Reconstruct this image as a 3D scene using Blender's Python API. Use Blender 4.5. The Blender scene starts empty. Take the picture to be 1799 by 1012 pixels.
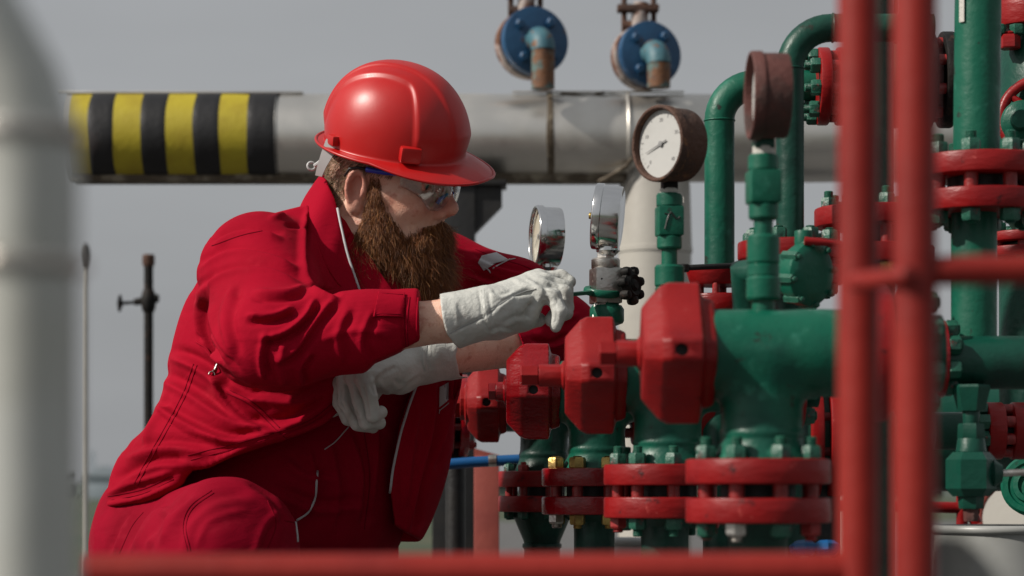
import bpy, bmesh, math, random, time
import numpy as np
from mathutils import Vector, Matrix, Quaternion
from mathutils.bvhtree import BVHTree
random.seed(7); np.random.seed(7)
T0 = time.time()
sc = bpy.context.scene
COL = sc.collection

# ------------------------------------------------------------------ camera, world, sun, exposure
LENS, SENSOR, PW, PH = 85.0, 36.0, 1799.0, 1012.0
F = LENS / SENSOR * PW          # focal length in photograph pixels
CX, HY = 899.5, 865.0           # principal column, horizon row
CH = 0.53                       # camera height above the ground (m)
cam_d = bpy.data.cameras.new('camera'); cam = bpy.data.objects.new('camera', cam_d); COL.objects.link(cam)
cam.location = (0, 0, CH); cam.rotation_euler = (math.radians(90), 0, 0)
cam_d.lens = LENS; cam_d.sensor_width = SENSOR; cam_d.clip_start = 0.05; cam_d.clip_end = 5000
cam_d.shift_y = (HY - PH / 2) / PW
cam_d.dof.use_dof = True; cam_d.dof.focus_distance = 3.82; cam_d.dof.aperture_fstop = 5.6
sc.camera = cam

SUN = Vector((-0.74, -0.28, 0.61)).normalized()
wd = bpy.data.worlds.new('World'); sc.world = wd; wd.use_nodes = True
nt = wd.node_tree; nt.nodes.clear()
sky = nt.nodes.new('ShaderNodeTexSky'); sky.sky_type = 'NISHITA'; sky.sun_disc = False
sky.sun_elevation = math.asin(SUN.z); sky.sun_rotation = math.atan2(SUN.x, SUN.y)
sky.air_density = 1.0; sky.dust_density = 4.0; sky.ozone_density = 1.0
hs = nt.nodes.new('ShaderNodeHueSaturation'); hs.inputs['Saturation'].default_value = 0.25
mx = nt.nodes.new('ShaderNodeMix'); mx.data_type = 'RGBA'
mx.inputs[0].default_value = 0.72
mx.inputs[7].default_value = (6.18, 6.36, 6.58, 1)          # high thin cloud veil
bg = nt.nodes.new('ShaderNodeBackground'); bg.inputs[1].default_value = 0.063
wo = nt.nodes.new('ShaderNodeOutputWorld')
nt.links.new(sky.outputs[0], hs.inputs['Color']); nt.links.new(hs.outputs[0], mx.inputs[6])
cl = nt.nodes.new('ShaderNodeTexNoise'); cl.inputs['Scale'].default_value = 3.2; cl.inputs['Detail'].default_value = 5; wc = nt.nodes.new('ShaderNodeTexCoord'); wm = nt.nodes.new('ShaderNodeMapping'); wm.inputs['Scale'].default_value = (1, 1, 4)
nt.links.new(wc.outputs['Generated'], wm.inputs[0]); nt.links.new(wm.outputs[0], cl.inputs[0])
cr = nt.nodes.new('ShaderNodeMapRange'); cr.inputs[1].default_value = .3; cr.inputs[2].default_value = .7; cr.inputs[3].default_value = .93; cr.inputs[4].default_value = 1.06; nt.links.new(cl.outputs[0], cr.inputs[0])
mv = nt.nodes.new('ShaderNodeVectorMath'); mv.operation = 'SCALE'; nt.links.new(mx.outputs[2], mv.inputs[0]); nt.links.new(cr.outputs[0], mv.inputs['Scale'])
nt.links.new(mv.outputs[0], bg.inputs[0]); nt.links.new(bg.outputs[0], wo.inputs[0])
sun_d = bpy.data.lights.new('sun', 'SUN'); sun = bpy.data.objects.new('sun', sun_d); COL.objects.link(sun)
sun_d.energy = 4.6; sun_d.angle = math.radians(2.0); sun_d.color = (1.0, 0.93, 0.84)
sun.rotation_euler = SUN.to_track_quat('Z', 'Y').to_euler(); sun.location = (-4, -2, 6)
sc.view_settings.view_transform = 'Standard'; sc.view_settings.look = 'None'
sc.view_settings.exposure = 0.05; sc.view_settings.gamma = 1.0
sc.view_settings.use_curve_mapping = False
sc.render.engine = 'CYCLES'
sc.cycles.use_denoising = True
sc.cycles.max_bounces = 8
sc.cycles.sample_clamp_indirect = 6

# ------------------------------------------------------------------ helpers
def P(px, py, d):
    "world point that photograph pixel (px, py) shows at depth d"
    return Vector(((px - CX) * d / F, d, CH + (HY - py) * d / F))
def S(d): return d / F                    # metres per photograph pixel at depth d

WLOC = {}
def tag(o, label=None, cat=None, group=None, kind=None):
    if label: o['label'] = label
    if cat: o['category'] = cat
    if group: o['group'] = group
    if kind: o['kind'] = kind
    return o
def thing(name, label, cat, loc, group=None):
    o = bpy.data.objects.new(name, None); COL.objects.link(o)
    o.location = loc; o.empty_display_size = 0.05
    WLOC[o.name] = Vector(loc)
    return tag(o, label, cat, group)

def basis(axis, up=(0, 0, 1)):
    z = Vector(axis).normalized(); u = Vector(up)
    if abs(z.dot(u)) > 0.97: u = Vector((1, 0, 0)) if abs(z.x) < 0.9 else Vector((0, 1, 0))
    x = u.cross(z).normalized(); y = z.cross(x)
    return x, y, z

class MB:
    def __init__(s): s.v = []; s.f = []
    def add(s, vs, fs):
        n = len(s.v); s.v += [tuple(v) for v in vs]; s.f += [tuple(i + n for i in f) for f in fs]; return s
    def lathe(s, prof, o, axis, seg=32, up=(0, 0, 1), phase=0.0, caps=True):
        "prof: list of (r, h) along axis from o"
        x, y, z = basis(axis, up); o = Vector(o); vs = []; fs = []
        for r, h in prof:
            for k in range(seg):
                a = 2 * math.pi * k / seg + phase
                vs.append(o + z * h + (x * math.cos(a) + y * math.sin(a)) * max(r, 1e-5))
        for i in range(len(prof) - 1):
            for k in range(seg):
                k2 = (k + 1) % seg
                fs.append((i * seg + k, i * seg + k2, (i + 1) * seg + k2, (i + 1) * seg + k))
        if caps:
            fs.append(tuple(range(seg - 1, -1, -1))); m = (len(prof) - 1) * seg
            fs.append(tuple(range(m, m + seg)))
        return s.add(vs, fs)
    def cyl(s, a, b, r, r2=None, seg=24, bev=0.0, up=(0, 0, 1), phase=0.0):
        a = Vector(a); b = Vector(b); L = (b - a).length; r2 = r if r2 is None else r2
        if bev > 0: prof = [(r - bev, 0), (r - bev * .3, bev * .3), (r, bev), (r2, L - bev), (r2 - bev * .3, L - bev * .3), (r2 - bev, L)]
        else: prof = [(r, 0), (r2, L)]
        return s.lathe(prof, a, b - a, seg, up, phase)
    def tube(s, pts, rad, seg=16, cap=True):
        pts = [Vector(p) for p in pts]; n = len(pts)
        if not hasattr(rad, '__len__'): rad = [rad] * n
        vs = []; fs = []; nx = None
        for i, p in enumerate(pts):
            t = (pts[min(i + 1, n - 1)] - pts[max(i - 1, 0)]).normalized()
            if nx is None: nx = basis(t)[0]
            nx = (nx - t * nx.dot(t)).normalized(); ny = t.cross(nx)
            for k in range(seg):
                a = 2 * math.pi * k / seg
                vs.append(p + (nx * math.cos(a) + ny * math.sin(a)) * rad[i])
        for i in range(n - 1):
            for k in range(seg):
                k2 = (k + 1) % seg
                fs.append((i * seg + k, i * seg + k2, (i + 1) * seg + k2, (i + 1) * seg + k))
        if cap:
            fs.append(tuple(range(seg - 1, -1, -1))); m = (n - 1) * seg; fs.append(tuple(range(m, m + seg)))
        return s.add(vs, fs)
    def box(s, c, size, R=None, bev=0.0):
        bm = bmesh.new(); bmesh.ops.create_cube(bm, size=1.0)
        for v in bm.verts: v.co = Vector((v.co.x * size[0], v.co.y * size[1], v.co.z * size[2]))
        if bev > 0: bmesh.ops.bevel(bm, geom=bm.edges[:], offset=bev, segments=2, affect='EDGES', profile=0.6)
        M = (R or Matrix.Identity(3)); c = Vector(c); bm.verts.index_update()
        s.add([M @ v.co + c for v in bm.verts], [[v.index for v in f.verts] for f in bm.faces]); bm.free(); return s
    def torus(s, o, axis, R, r, seg=40, sub=10, up=(0, 0, 1)):
        x, y, z = basis(axis, up); o = Vector(o); vs = []; fs = []
        for i in range(seg):
            a = 2 * math.pi * i / seg; d = x * math.cos(a) + y * math.sin(a)
            for k in range(sub):
                b = 2 * math.pi * k / sub; vs.append(o + d * (R + r * math.cos(b)) + z * r * math.sin(b))
        for i in range(seg):
            for k in range(sub):
                fs.append((i * sub + k, ((i + 1) % seg) * sub + k, ((i + 1) % seg) * sub + (k + 1) % sub, i * sub + (k + 1) % sub))
        return s.add(vs, fs)
    def prism(s, poly, o, ax, ay, az, h0, h1):
        "extrude a 2-D polygon (in axes ax, ay) along az from h0 to h1"
        o = Vector(o); n = len(poly)
        vs = [o + ax * p[0] + ay * p[1] + az * h0 for p in poly] + [o + ax * p[0] + ay * p[1] + az * h1 for p in poly]
        fs = [tuple(range(n - 1, -1, -1)), tuple(range(n, 2 * n))] + [(i, (i + 1) % n, n + (i + 1) % n, n + i) for i in range(n)]
        return s.add(vs, fs)
    def build(s, name, mat, parent=None, ang=35, fix=True):
        me = bpy.data.meshes.new(name); off = WLOC[parent.name] if parent else Vector((0, 0, 0))
        me.from_pydata([(v[0] - off.x, v[1] - off.y, v[2] - off.z) for v in s.v], [], s.f)
        if fix:
            bm = bmesh.new(); bm.from_mesh(me); bmesh.ops.recalc_face_normals(bm, faces=bm.faces); bm.to_mesh(me); bm.free()
        me.materials.append(mat); smooth(me, ang)
        return link(name, me, parent)
def smooth(me, ang):
    me.polygons.foreach_set('use_smooth', [True] * len(me.polygons))
    if ang < 180: me.set_sharp_from_angle(angle=math.radians(ang))
    me.update()
def link(name, me, parent=None):
    o = bpy.data.objects.new(name, me); COL.objects.link(o)
    if parent is not None: o.parent = parent
    WLOC[o.name] = WLOC[parent.name] if parent is not None else Vector((0, 0, 0))
    return o
def place(name, me, parent, world_pt, R=None):
    "shared mesh placed at a world point under its thing"
    o = bpy.data.objects.new(name, me); COL.objects.link(o); o.parent = parent
    o.location = Vector(world_pt) - WLOC[parent.name]
    if R is not None: o.rotation_euler = R.to_euler()
    WLOC[o.name] = Vector(world_pt)
    return o
def meshof(mb, name, mat, ang=35):
    o = mb.build(name, mat, None, ang); me = o.data
    COL.objects.unlink(o); bpy.data.objects.remove(o); return me
def rotz(axis):
    "rotation taking local +Z onto axis"
    return Vector((0, 0, 1)).rotation_difference(Vector(axis).normalized()).to_matrix()

# ------------------------------------------------------------------ materials
ALB = .74      # the photograph is graded dark: all paints sit a little below their nominal values
def mat(name, c, rough=0.5, metal=0.0, c2=None, vs=6.0, vlo=.45, vhi=.65, bump=0.0, bs=60.0, bd=3.0, stretch=None, coat=0.0,
        rust=None, rs=14.0, rlo=.55, rhi=.62, spec=0.5, sheen=0.0, rvar=0.0, vstretch=None, c3=None, c3s=40., c3lo=.6, c3hi=.7):
    k_ = ALB if metal < .5 else 1.0; c, c2, c3, rust = [tuple(x * k_ for x in q) if q else q for q in (c, c2, c3, rust)]
    m = bpy.data.materials.new(name); m.use_nodes = True; t = m.node_tree; L = t.links.new
    b = t.nodes['Principled BSDF']; co = t.nodes.new('ShaderNodeTexCoord')
    def noise(scale, det=4.0, st=None, ro=.55):
        n = t.nodes.new('ShaderNodeTexNoise'); n.inputs['Scale'].default_value = scale; n.inputs['Detail'].default_value = det
        n.inputs['Roughness'].default_value = ro
        if st:
            mp = t.nodes.new('ShaderNodeMapping'); mp.inputs['Scale'].default_value = st
            L(co.outputs['Object'], mp.inputs[0]); L(mp.outputs[0], n.inputs[0])
        else: L(co.outputs['Object'], n.inputs[0])
        return n
    def ramp(n, lo, hi):
        r = t.nodes.new('ShaderNodeMapRange'); r.inputs[1].default_value = lo; r.inputs[2].default_value = hi; r.interpolation_type = 'SMOOTHSTEP'
        L(n.outputs[0], r.inputs[0]); return r
    def mixc(fac, a, bb):
        q = t.nodes.new('ShaderNodeMix'); q.data_type = 'RGBA'; L(fac.outputs[0], q.inputs[0])
        if isinstance(a, tuple): q.inputs[6].default_value = (*a, 1)
        else: L(a, q.inputs[6])
        q.inputs[7].default_value = (*bb, 1); return q.outputs[2]
    cur = tuple(c)
    if c2: cur = mixc(ramp(noise(vs, st=vstretch), vlo, vhi), cur, c2)
    if c3: cur = mixc(ramp(noise(c3s, 5.0), c3lo, c3hi), cur, c3)
    rf = None
    if rust:
        rf = ramp(noise(rs, 6.0, ro=.65), rlo, rhi); cur = mixc(rf, cur, rust)
    if isinstance(cur, tuple): b.inputs['Base Color'].default_value = (*cur, 1)
    else: L(cur, b.inputs['Base Color'])
    b.inputs['Roughness'].default_value = rough; b.inputs['Metallic'].default_value = metal
    b.inputs['Specular IOR Level'].default_value = spec
    if coat: b.inputs['Coat Weight'].default_value = coat; b.inputs['Coat Roughness'].default_value = .12
    if sheen: b.inputs['Sheen Weight'].default_value = sheen; b.inputs['Sheen Roughness'].default_value = .5
    if rvar:
        rr = t.nodes.new('ShaderNodeMapRange'); rr.inputs[1].default_value = .3; rr.inputs[2].default_value = .7
        rr.inputs[3].default_value = max(0, rough - rvar); rr.inputs[4].default_value = min(1, rough + rvar)
        L(noise(vs * 2.3).outputs[0], rr.inputs[0]); L(rr.outputs[0], b.inputs['Roughness'])
    if rf is not None and metal > 0:
        inv = t.nodes.new('ShaderNodeMapRange'); inv.inputs[3].default_value = metal; inv.inputs[4].default_value = 0.0
        L(rf.outputs[0], inv.inputs[0]); L(inv.outputs[0], b.inputs['Metallic'])
    if bump:
        bn = t.nodes.new('ShaderNodeBump'); bn.inputs['Strength'].default_value = bump; bn.inputs['Distance'].default_value = 0.004
        L(noise(bs, bd, stretch).outputs[0], bn.inputs['Height']); L(bn.outputs[0], b.inputs['Normal'])
    return m

M = {}
M['green'] = mat('green_paint', (.003, .122, .072), .42, c2=(.002, .080, .052), vs=9, bump=.22, bs=90, rust=(.02, .026, .02), rs=26, rlo=.62, rhi=.68, rvar=.14, spec=.35, c3=(.022, .175, .115), c3s=34, c3lo=.58, c3hi=.72)
M['green_dark'] = mat('dark_green_paint', (.004, .070, .046), .42, spec=.35, c2=(.003, .036, .026), vs=8, bump=.3, bs=70, rust=(.03, .025, .018), rs=20, rlo=.62, rhi=.7, rvar=.1)
M['red'] = mat('red_paint', (.31, .007, .008), .42, c2=(.21, .004, .006), vs=7, bump=.34, bs=40, bd=4, stretch=(1, 1, 2.6), rust=(.07, .006, .007), rs=34, rlo=.60, rhi=.70, c3=(.42, .05, .045), c3s=70, c3lo=.66, c3hi=.74, rvar=.14, spec=.3)
M['red_gloss'] = mat('glossy_red_paint', (.30, .003, .008), .26, c2=(.19, .002, .005), vs=9, bump=.5, bs=55, bd=5, stretch=(1, 1, 2), coat=.15, rvar=.1, spec=.4)
M['red_rail'] = mat('railing_red_paint', (.32, .020, .013), .5, c2=(.25, .015, .011), spec=.3, vs=5, bump=.2, bs=60)
M['red_bolt'] = mat('faded_red_paint', (.38, .02, .02), .45, c2=(.25, .015, .015), vs=40, bump=.3, bs=120)
M['bolt_green'] = mat('bolt_green_paint', (.014, .12, .075), .45, c2=(.008, .07, .048), vs=60, bump=.4, bs=160, rust=(.16, .05, .04), rs=60, rlo=.6, rhi=.66)
M['brass'] = mat('brass', (.42, .30, .10), .42, .9, c2=(.25, .16, .06), vs=70, bump=.3, bs=150)
M['chrome'] = mat('chrome', (.72, .72, .72), .14, 1.0, c2=(.6, .6, .58), vs=10, rvar=.06)
M['steel'] = mat('steel', (.55, .53, .50), .36, 1.0, c2=(.38, .35, .31), vs=30, bump=.2, bs=120, rust=(.18, .09, .04), rs=35, rlo=.62, rhi=.7)
M['clad'] = mat('aluminium_cladding', (.68, .66, .62), .38, .9, c2=(.59, .565, .52), vs=2.5, bump=.10, bs=4, rvar=.1, rust=(.20, .14, .08), rs=7, rlo=.70, rhi=.85)
M['grey_paint'] = mat('pale_grey_paint', (.62, .64, .61), .5, c2=(.55, .56, .51), vs=6, bump=.1)
M['white_pipe'] = mat('cream_pipe_paint', (.52, .50, .45), .5, c2=(.44, .42, .38), vs=4, bump=.1)
M['stain'] = mat('brown_seam_sealant', (.085, .06, .035), .75, c2=(.26, .22, .16), vs=18, bump=.4, bs=50)
M['yellow'] = mat('yellow_paint', (.52, .42, .02), .55, c2=(.44, .34, .015), vs=10, bump=.3, bs=50, rust=(.30, .24, .10), rs=18, rlo=.7, rhi=.78)
M['black_paint'] = mat('black_paint', (.008, .008, .010), .5, c2=(.013, .013, .016), vs=12, bump=.3, bs=60, rust=(.12, .11, .10), rs=20, rlo=.72, rhi=.76)
M['black'] = mat('black_steel', (.006, .006, .007), .55, c2=(.012, .011, .01), vs=15, bump=.3)
M['black_rust'] = mat('tarry_black_iron', (.007, .0065, .0065), .65, spec=.25, c2=(.014, .011, .009), vs=20, bump=.6, bs=70, rust=(.05, .025, .017), rs=30, rlo=.58, rhi=.66)
M['rust'] = mat('rusty_iron', (.10, .045, .028), .8, c2=(.055, .028, .02), vs=26, bump=.8, bs=110, bd=6, rust=(.22, .10, .045), rs=45, rlo=.58, rhi=.68)
M['rust_red'] = mat('rusty_red_primer', (.12, .035, .028), .7, c2=(.06, .025, .02), vs=22, bump=.6, bs=90, bd=5)
M['blue'] = mat('blue_paint', (.012, .085, .20), .45, c2=(.009, .06, .15), vs=9, bump=.3, bs=50, rust=(.12, .05, .025), rs=13, rlo=.60, rhi=.66)
M['blue_pale'] = mat('pale_blue_paint_rusting', (.07, .19, .23), .55, c2=(.045, .15, .2), vs=12, bump=.5, bs=60, rust=(.17, .075, .03), rs=30, rlo=.56, rhi=.62)
M['blue_rust'] = mat('rusted_blue_pipe', (.10, .17, .16), .7, c2=(.20, .085, .035), vs=22, vlo=.42, vhi=.56, bump=.7, bs=70, rust=(.09, .04, .022), rs=34, rlo=.52, rhi=.6)
M['flaking'] = mat('flaking_white_paint', (.42, .36, .33), .7, c2=(.34, .16, .14), vs=14, bump=.6, bs=50, rust=(.15, .06, .03), rs=14, rlo=.5, rhi=.56)
M['blue_hose'] = mat('blue_hose_rubber', (.006, .10, .30), .35, c2=(.004, .08, .24), vs=20, rust=(.15, .15, .14), rs=40, rlo=.66, rhi=.7)
M['dial'] = mat('white_dial', (.62, .62, .60), .35, c2=(.54, .54, .52), vs=12)
M['dial_cream'] = mat('cream_dial', (.62, .58, .46), .35)
M['print'] = mat('grey_print', (.30, .30, .30), .5)
M['ink'] = mat('black_ink', (.01, .01, .01), .5)
M['tape'] = mat('white_thread_tape', (.62, .60, .55), .6, bump=.4, bs=200)
M['drum'] = mat('white_drum_paint', (.42, .43, .42), .4, c2=(.35, .36, .34), vs=5, bump=.15, bs=10)
M['gravel'] = mat('gravel', (.10, .095, .09), .9, c2=(.06, .057, .054), vs=30, bump=.8, bs=120)
M['concrete'] = mat('concrete', (.13, .13, .13), .85, c2=(.09, .09, .09), vs=3, bump=.4, bs=60)
M['pinkred'] = mat('sun_faded_red_paint', (.36, .07, .05), .6, c2=(.28, .05, .038), vs=5, bump=.2)
M['deep_green'] = M['green_dark']  # alias of the dark green paint
# ------------------------------------------------------------------ small signed-distance sculpting kit
def A3(p): return np.array(p, dtype=np.float32)
class Cap:
    "tapered capsule"
    def __init__(s, a, b, ra, rb=None):
        s.a = A3(a); s.b = A3(b); s.ra = ra; s.rb = ra if rb is None else rb
        m = max(s.ra, s.rb); s.lo = np.minimum(s.a, s.b) - m; s.hi = np.maximum(s.a, s.b) + m
    def __call__(s, X, Y, Z):
        ab = s.b - s.a; L2 = float(ab @ ab) + 1e-9
        px, py, pz = X - s.a[0], Y - s.a[1], Z - s.a[2]
        t = np.clip((px * ab[0] + py * ab[1] + pz * ab[2]) / L2, 0, 1)
        return np.sqrt((px - t * ab[0]) ** 2 + (py - t * ab[1]) ** 2 + (pz - t * ab[2]) ** 2) - (s.ra + (s.rb - s.ra) * t)
class Ell:
    "ellipsoid with local axes in the rows of R"
    def __init__(s, c, r, R=None):
        s.c = A3(c); s.r = A3(r); s.R = np.eye(3, dtype=np.float32) if R is None else np.array(R, dtype=np.float32)
        e = np.sqrt(((s.R * s.r[:, None]) ** 2).sum(0)); s.lo = s.c - e; s.hi = s.c + e
    def __call__(s, X, Y, Z):
        p = (X - s.c[0], Y - s.c[1], Z - s.c[2]); q = [p[0] * s.R[i, 0] + p[1] * s.R[i, 1] + p[2] * s.R[i, 2] for i in range(3)]
        k0 = np.sqrt(sum((q[i] / s.r[i]) ** 2 for i in range(3))); k1 = np.sqrt(sum((q[i] / s.r[i] ** 2) ** 2 for i in range(3))) + 1e-6
        return k0 * (k0 - 1) / k1
class RBox:
    def __init__(s, c, h, R=None, rd=.005):
        s.c = A3(c); s.h = A3(h); s.R = np.eye(3, dtype=np.float32) if R is None else np.array(R, dtype=np.float32); s.rd = rd
        e = (np.abs(s.R) * (s.h + rd)[:, None]).sum(0); s.lo = s.c - e; s.hi = s.c + e
    def __call__(s, X, Y, Z):
        p = (X - s.c[0], Y - s.c[1], Z - s.c[2]); q = [np.abs(p[0] * s.R[i, 0] + p[1] * s.R[i, 1] + p[2] * s.R[i, 2]) - s.h[i] for i in range(3)]
        return np.sqrt(sum(np.maximum(v, 0) ** 2 for v in q)) + np.minimum(np.maximum(np.maximum(q[0], q[1]), q[2]), 0) - s.rd
class Cyl:
    "straight cylinder between two points, rounded edge"
    def __init__(s, a, b, r, rd=.002):
        s.a = A3(a); s.b = A3(b); s.r = r; s.rd = rd; s.lo = np.minimum(s.a, s.b) - r; s.hi = np.maximum(s.a, s.b) + r
    def __call__(s, X, Y, Z):
        ab = s.b - s.a; L = float(np.linalg.norm(ab)); u = ab / L; px, py, pz = X - s.a[0], Y - s.a[1], Z - s.a[2]; h = px * u[0] + py * u[1] + pz * u[2]
        rr = np.sqrt(np.maximum(px ** 2 + py ** 2 + pz ** 2 - h ** 2, 1e-12)); dx = rr - s.r + s.rd; dy = np.abs(h - L / 2) - L / 2 + s.rd
        return np.minimum(np.maximum(dx, dy), 0) + np.sqrt(np.maximum(dx, 0) ** 2 + np.maximum(dy, 0) ** 2) - s.rd
class Half:
    "half space: negative on the side n points away from"
    def __init__(s, p, n, lo, hi):
        s.p = A3(p); n = A3(n); s.n = n / np.linalg.norm(n); s.lo = A3(lo); s.hi = A3(hi)
    def __call__(s, X, Y, Z): return (X - s.p[0]) * s.n[0] + (Y - s.p[1]) * s.n[1] + (Z - s.p[2]) * s.n[2]
class Poly:
    "prism along the viewing lines: polygon in photograph pixels, between two depths"
    def __init__(s, pts, y0, y1):
        s.pts = np.array(pts, dtype=np.float32); s.y0 = y0; s.y1 = y1
        q = [P(x, y, d) for x, y in pts for d in (y0, y1)]; s.lo = A3([min(v[i] for v in q) for i in range(3)]); s.hi = A3([max(v[i] for v in q) for i in range(3)])
    def __call__(s, X, Y, Z):
        px = CX + F * X / Y; py = HY - F * (Z - CH) / Y; px, py = np.broadcast_arrays(px, py)
        d2 = np.full(px.shape, 1e9, np.float32); ins = np.zeros(px.shape, bool); n = len(s.pts)
        for i in range(n):
            a = s.pts[i]; b = s.pts[(i + 1) % n]; e = b - a; wx = px - a[0]; wy = py - a[1]
            t = np.clip((wx * e[0] + wy * e[1]) / (e @ e + 1e-6), 0, 1); d2 = np.minimum(d2, (wx - t * e[0]) ** 2 + (wy - t * e[1]) ** 2)
            if abs(e[1]) > 1e-6: ins ^= ((a[1] > py) != (b[1] > py)) & (px < e[0] * (py - a[1]) / e[1] + a[0])
        d = np.sqrt(d2); d[ins] *= -1
        return np.maximum(np.maximum(d * (Y / F), s.y0 - Y), Y - s.y1)

class Vol:
    def __init__(s, xs, ys, zs):
        s.xs, s.ys, s.zs = [np.asarray(v, np.float32) for v in (xs, ys, zs)]
        s.D = np.full((len(xs), len(ys), len(zs)), .3, np.float32)
    def _sl(s, q, pad):
        sl = []
        for ax, v in enumerate((s.xs, s.ys, s.zs)):
            a = int(np.searchsorted(v, q.lo[ax] - pad)); b = int(np.searchsorted(v, q.hi[ax] + pad)); sl.append(slice(max(a - 1, 0), min(b + 1, len(v))))
        return tuple(sl)
    def _ev(s, q, pad):
        sl = s._sl(q, pad); return sl, q(s.xs[sl[0]][:, None, None], s.ys[sl[1]][None, :, None], s.zs[sl[2]][None, None, :])
    def add(s, q, k=.01):
        sl, b = s._ev(q, k + .02); a = s.D[sl]
        if k <= 0: s.D[sl] = np.minimum(a, b); return s
        h = np.clip(.5 + .5 * (b - a) / k, 0, 1); s.D[sl] = b * (1 - h) + a * h - k * h * (1 - h); return s
    def sub(s, q, k=.004):
        sl, b = s._ev(q, k + .02); a = s.D[sl]; b = -b
        h = np.clip(.5 - .5 * (b - a) / k, 0, 1); s.D[sl] = b * (1 - h) + a * h + k * h * (1 - h); return s
    def chain(s, pts, rad, k=.006, k0=None):
        for i in range(len(pts) - 1): s.add(Cap(pts[i], pts[i + 1], rad[i], rad[i + 1]), k if (i or k0 is None) else k0)
        return s
    def mesh(s):
        D = s.D; neg = D < 0; c = np.zeros(tuple(n - 1 for n in D.shape), np.uint8)
        for i in (0, 1):
            for j in (0, 1):
                for k in (0, 1): c += neg[i:D.shape[0] - 1 + i, j:D.shape[1] - 1 + j, k:D.shape[2] - 1 + k]
        act = (c > 0) & (c < 8); I, J, K = np.nonzero(act); n = len(I); idx = np.full(c.shape, -1, np.int32); idx[I, J, K] = np.arange(n)
        pos = np.zeros((n, 3), np.float32); cnt = np.zeros(n, np.float32)
        for ax in range(3):
            o = [a for a in range(3) if a != ax]
            for u in (0, 1):
                for v in (0, 1):
                    off = [0, 0, 0]; off[o[0]] = u; off[o[1]] = v; o2 = list(off); o2[ax] = 1
                    da = D[I + off[0], J + off[1], K + off[2]]; db = D[I + o2[0], J + o2[1], K + o2[2]]; cr = (da < 0) != (db < 0)
                    t = np.where(cr, da / np.where(cr, da - db, 1), 0); p = np.zeros((n, 3), np.float32); p[:, o[0]] = u; p[:, o[1]] = v; p[:, ax] = t
                    pos += p * cr[:, None]; cnt += cr
        pos /= cnt[:, None]; V = np.empty((n, 3), np.float32)
        for ax, (ii, cs) in enumerate(((I, s.xs), (J, s.ys), (K, s.zs))): V[:, ax] = cs[ii] + pos[:, ax] * (cs[ii + 1] - cs[ii])
        Q = []
        for ax in range(3):
            a = [slice(None)] * 3; b = [slice(None)] * 3; a[ax] = slice(0, -1); b[ax] = slice(1, None); na = neg[tuple(a)]; ch = na != neg[tuple(b)]
            i, j, k = np.nonzero(ch); ijk = [i, j, k]; o = [x for x in range(3) if x != ax]; ok = np.ones(len(i), bool)
            for q in o: ok &= (ijk[q] > 0) & (ijk[q] < D.shape[q] - 1)
            ijk = [x[ok] for x in ijk]; sg = na[tuple(ijk)]
            def cell(u, v):
                w = [x.copy() for x in ijk]; w[o[0]] -= u; w[o[1]] -= v; return idx[w[0], w[1], w[2]]
            q4 = np.stack([cell(1, 1), cell(0, 1), cell(0, 0), cell(1, 0)], 1); fl = sg if ax != 1 else ~sg
            q4[~fl] = q4[~fl][:, ::-1]; Q.append(q4)
        return V, np.concatenate(Q)
def keep_big(V, Q):
    "drop floating specks"
    lab = np.arange(len(V)); 
    for _ in range(200):
        m = lab[Q].min(1); new = lab.copy()
        for c in range(4): np.minimum.at(new, Q[:, c], m)
        new = new[new]
        if (new == lab).all(): break
        lab = new
    u, ct = np.unique(lab[Q[:, 0]], return_counts=True); best = u[ct.argmax()]; q = Q[lab[Q[:, 0]] == best]; used = np.unique(q); mp = np.full(len(V), -1); mp[used] = np.arange(len(used)); return V[used], mp[q]
def vnorm(V, Q):
    n = np.cross(V[Q[:, 2]] - V[Q[:, 0]], V[Q[:, 3]] - V[Q[:, 1]]); N = np.zeros_like(V)
    for c in range(4): np.add.at(N, Q[:, c], n)
    return N / (np.linalg.norm(N, axis=1, keepdims=True) + 1e-12)
def relax(V, Q, it=1, lam=.5):
    for _ in range(it):
        S_ = np.zeros_like(V); C_ = np.zeros(len(V), np.float32)
        for c in range(4):
            a, b = Q[:, c], Q[:, (c + 1) % 4]; np.add.at(S_, a, V[b]); np.add.at(C_, a, 1); np.add.at(S_, b, V[a]); np.add.at(C_, b, 1)
        V = V + lam * (S_ / C_[:, None] - V)
    return V.astype(np.float32)
def fastmesh(name, V, Q, m, parent):
    me = bpy.data.meshes.new(name); off = np.array(WLOC[parent.name], np.float32) if parent else 0
    n, k = Q.shape; me.vertices.add(len(V)); me.vertices.foreach_set('co', (V - off).astype(np.float32).ravel())
    me.loops.add(n * k); me.loops.foreach_set('vertex_index', Q.astype(np.int32).ravel()); me.polygons.add(n)
    me.polygons.foreach_set('loop_start', np.arange(0, n * k, k, dtype=np.int32)); me.polygons.foreach_set('loop_total', np.full(n, k, np.int32))
    me.update(calc_edges=True); me.materials.append(m); smooth(me, 180); return link(name, me, parent)
def proj(V): return CX + F * V[:, 0] / V[:, 1], HY - F * (V[:, 2] - CH) / V[:, 1]
def pl_dist(px, py, pts):
    "signed distance to a polyline, and parameter 0..1 along it"
    best = np.full(px.shape, 1e9); sg = np.ones(px.shape); tt = np.zeros(px.shape); n = len(pts) - 1
    for i in range(n):
        ax, ay = pts[i]; bx, by = pts[i + 1]; ex, ey = bx - ax, by - ay; wx, wy = px - ax, py - ay
        t = np.clip((wx * ex + wy * ey) / (ex * ex + ey * ey + 1e-9), 0, 1); d = np.hypot(wx - t * ex, wy - t * ey); m = d < best
        best = np.where(m, d, best); sg = np.where(m, np.sign(ex * wy - ey * wx), sg); tt = np.where(m, (i + t) / n, tt)
    return best, sg, tt
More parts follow.
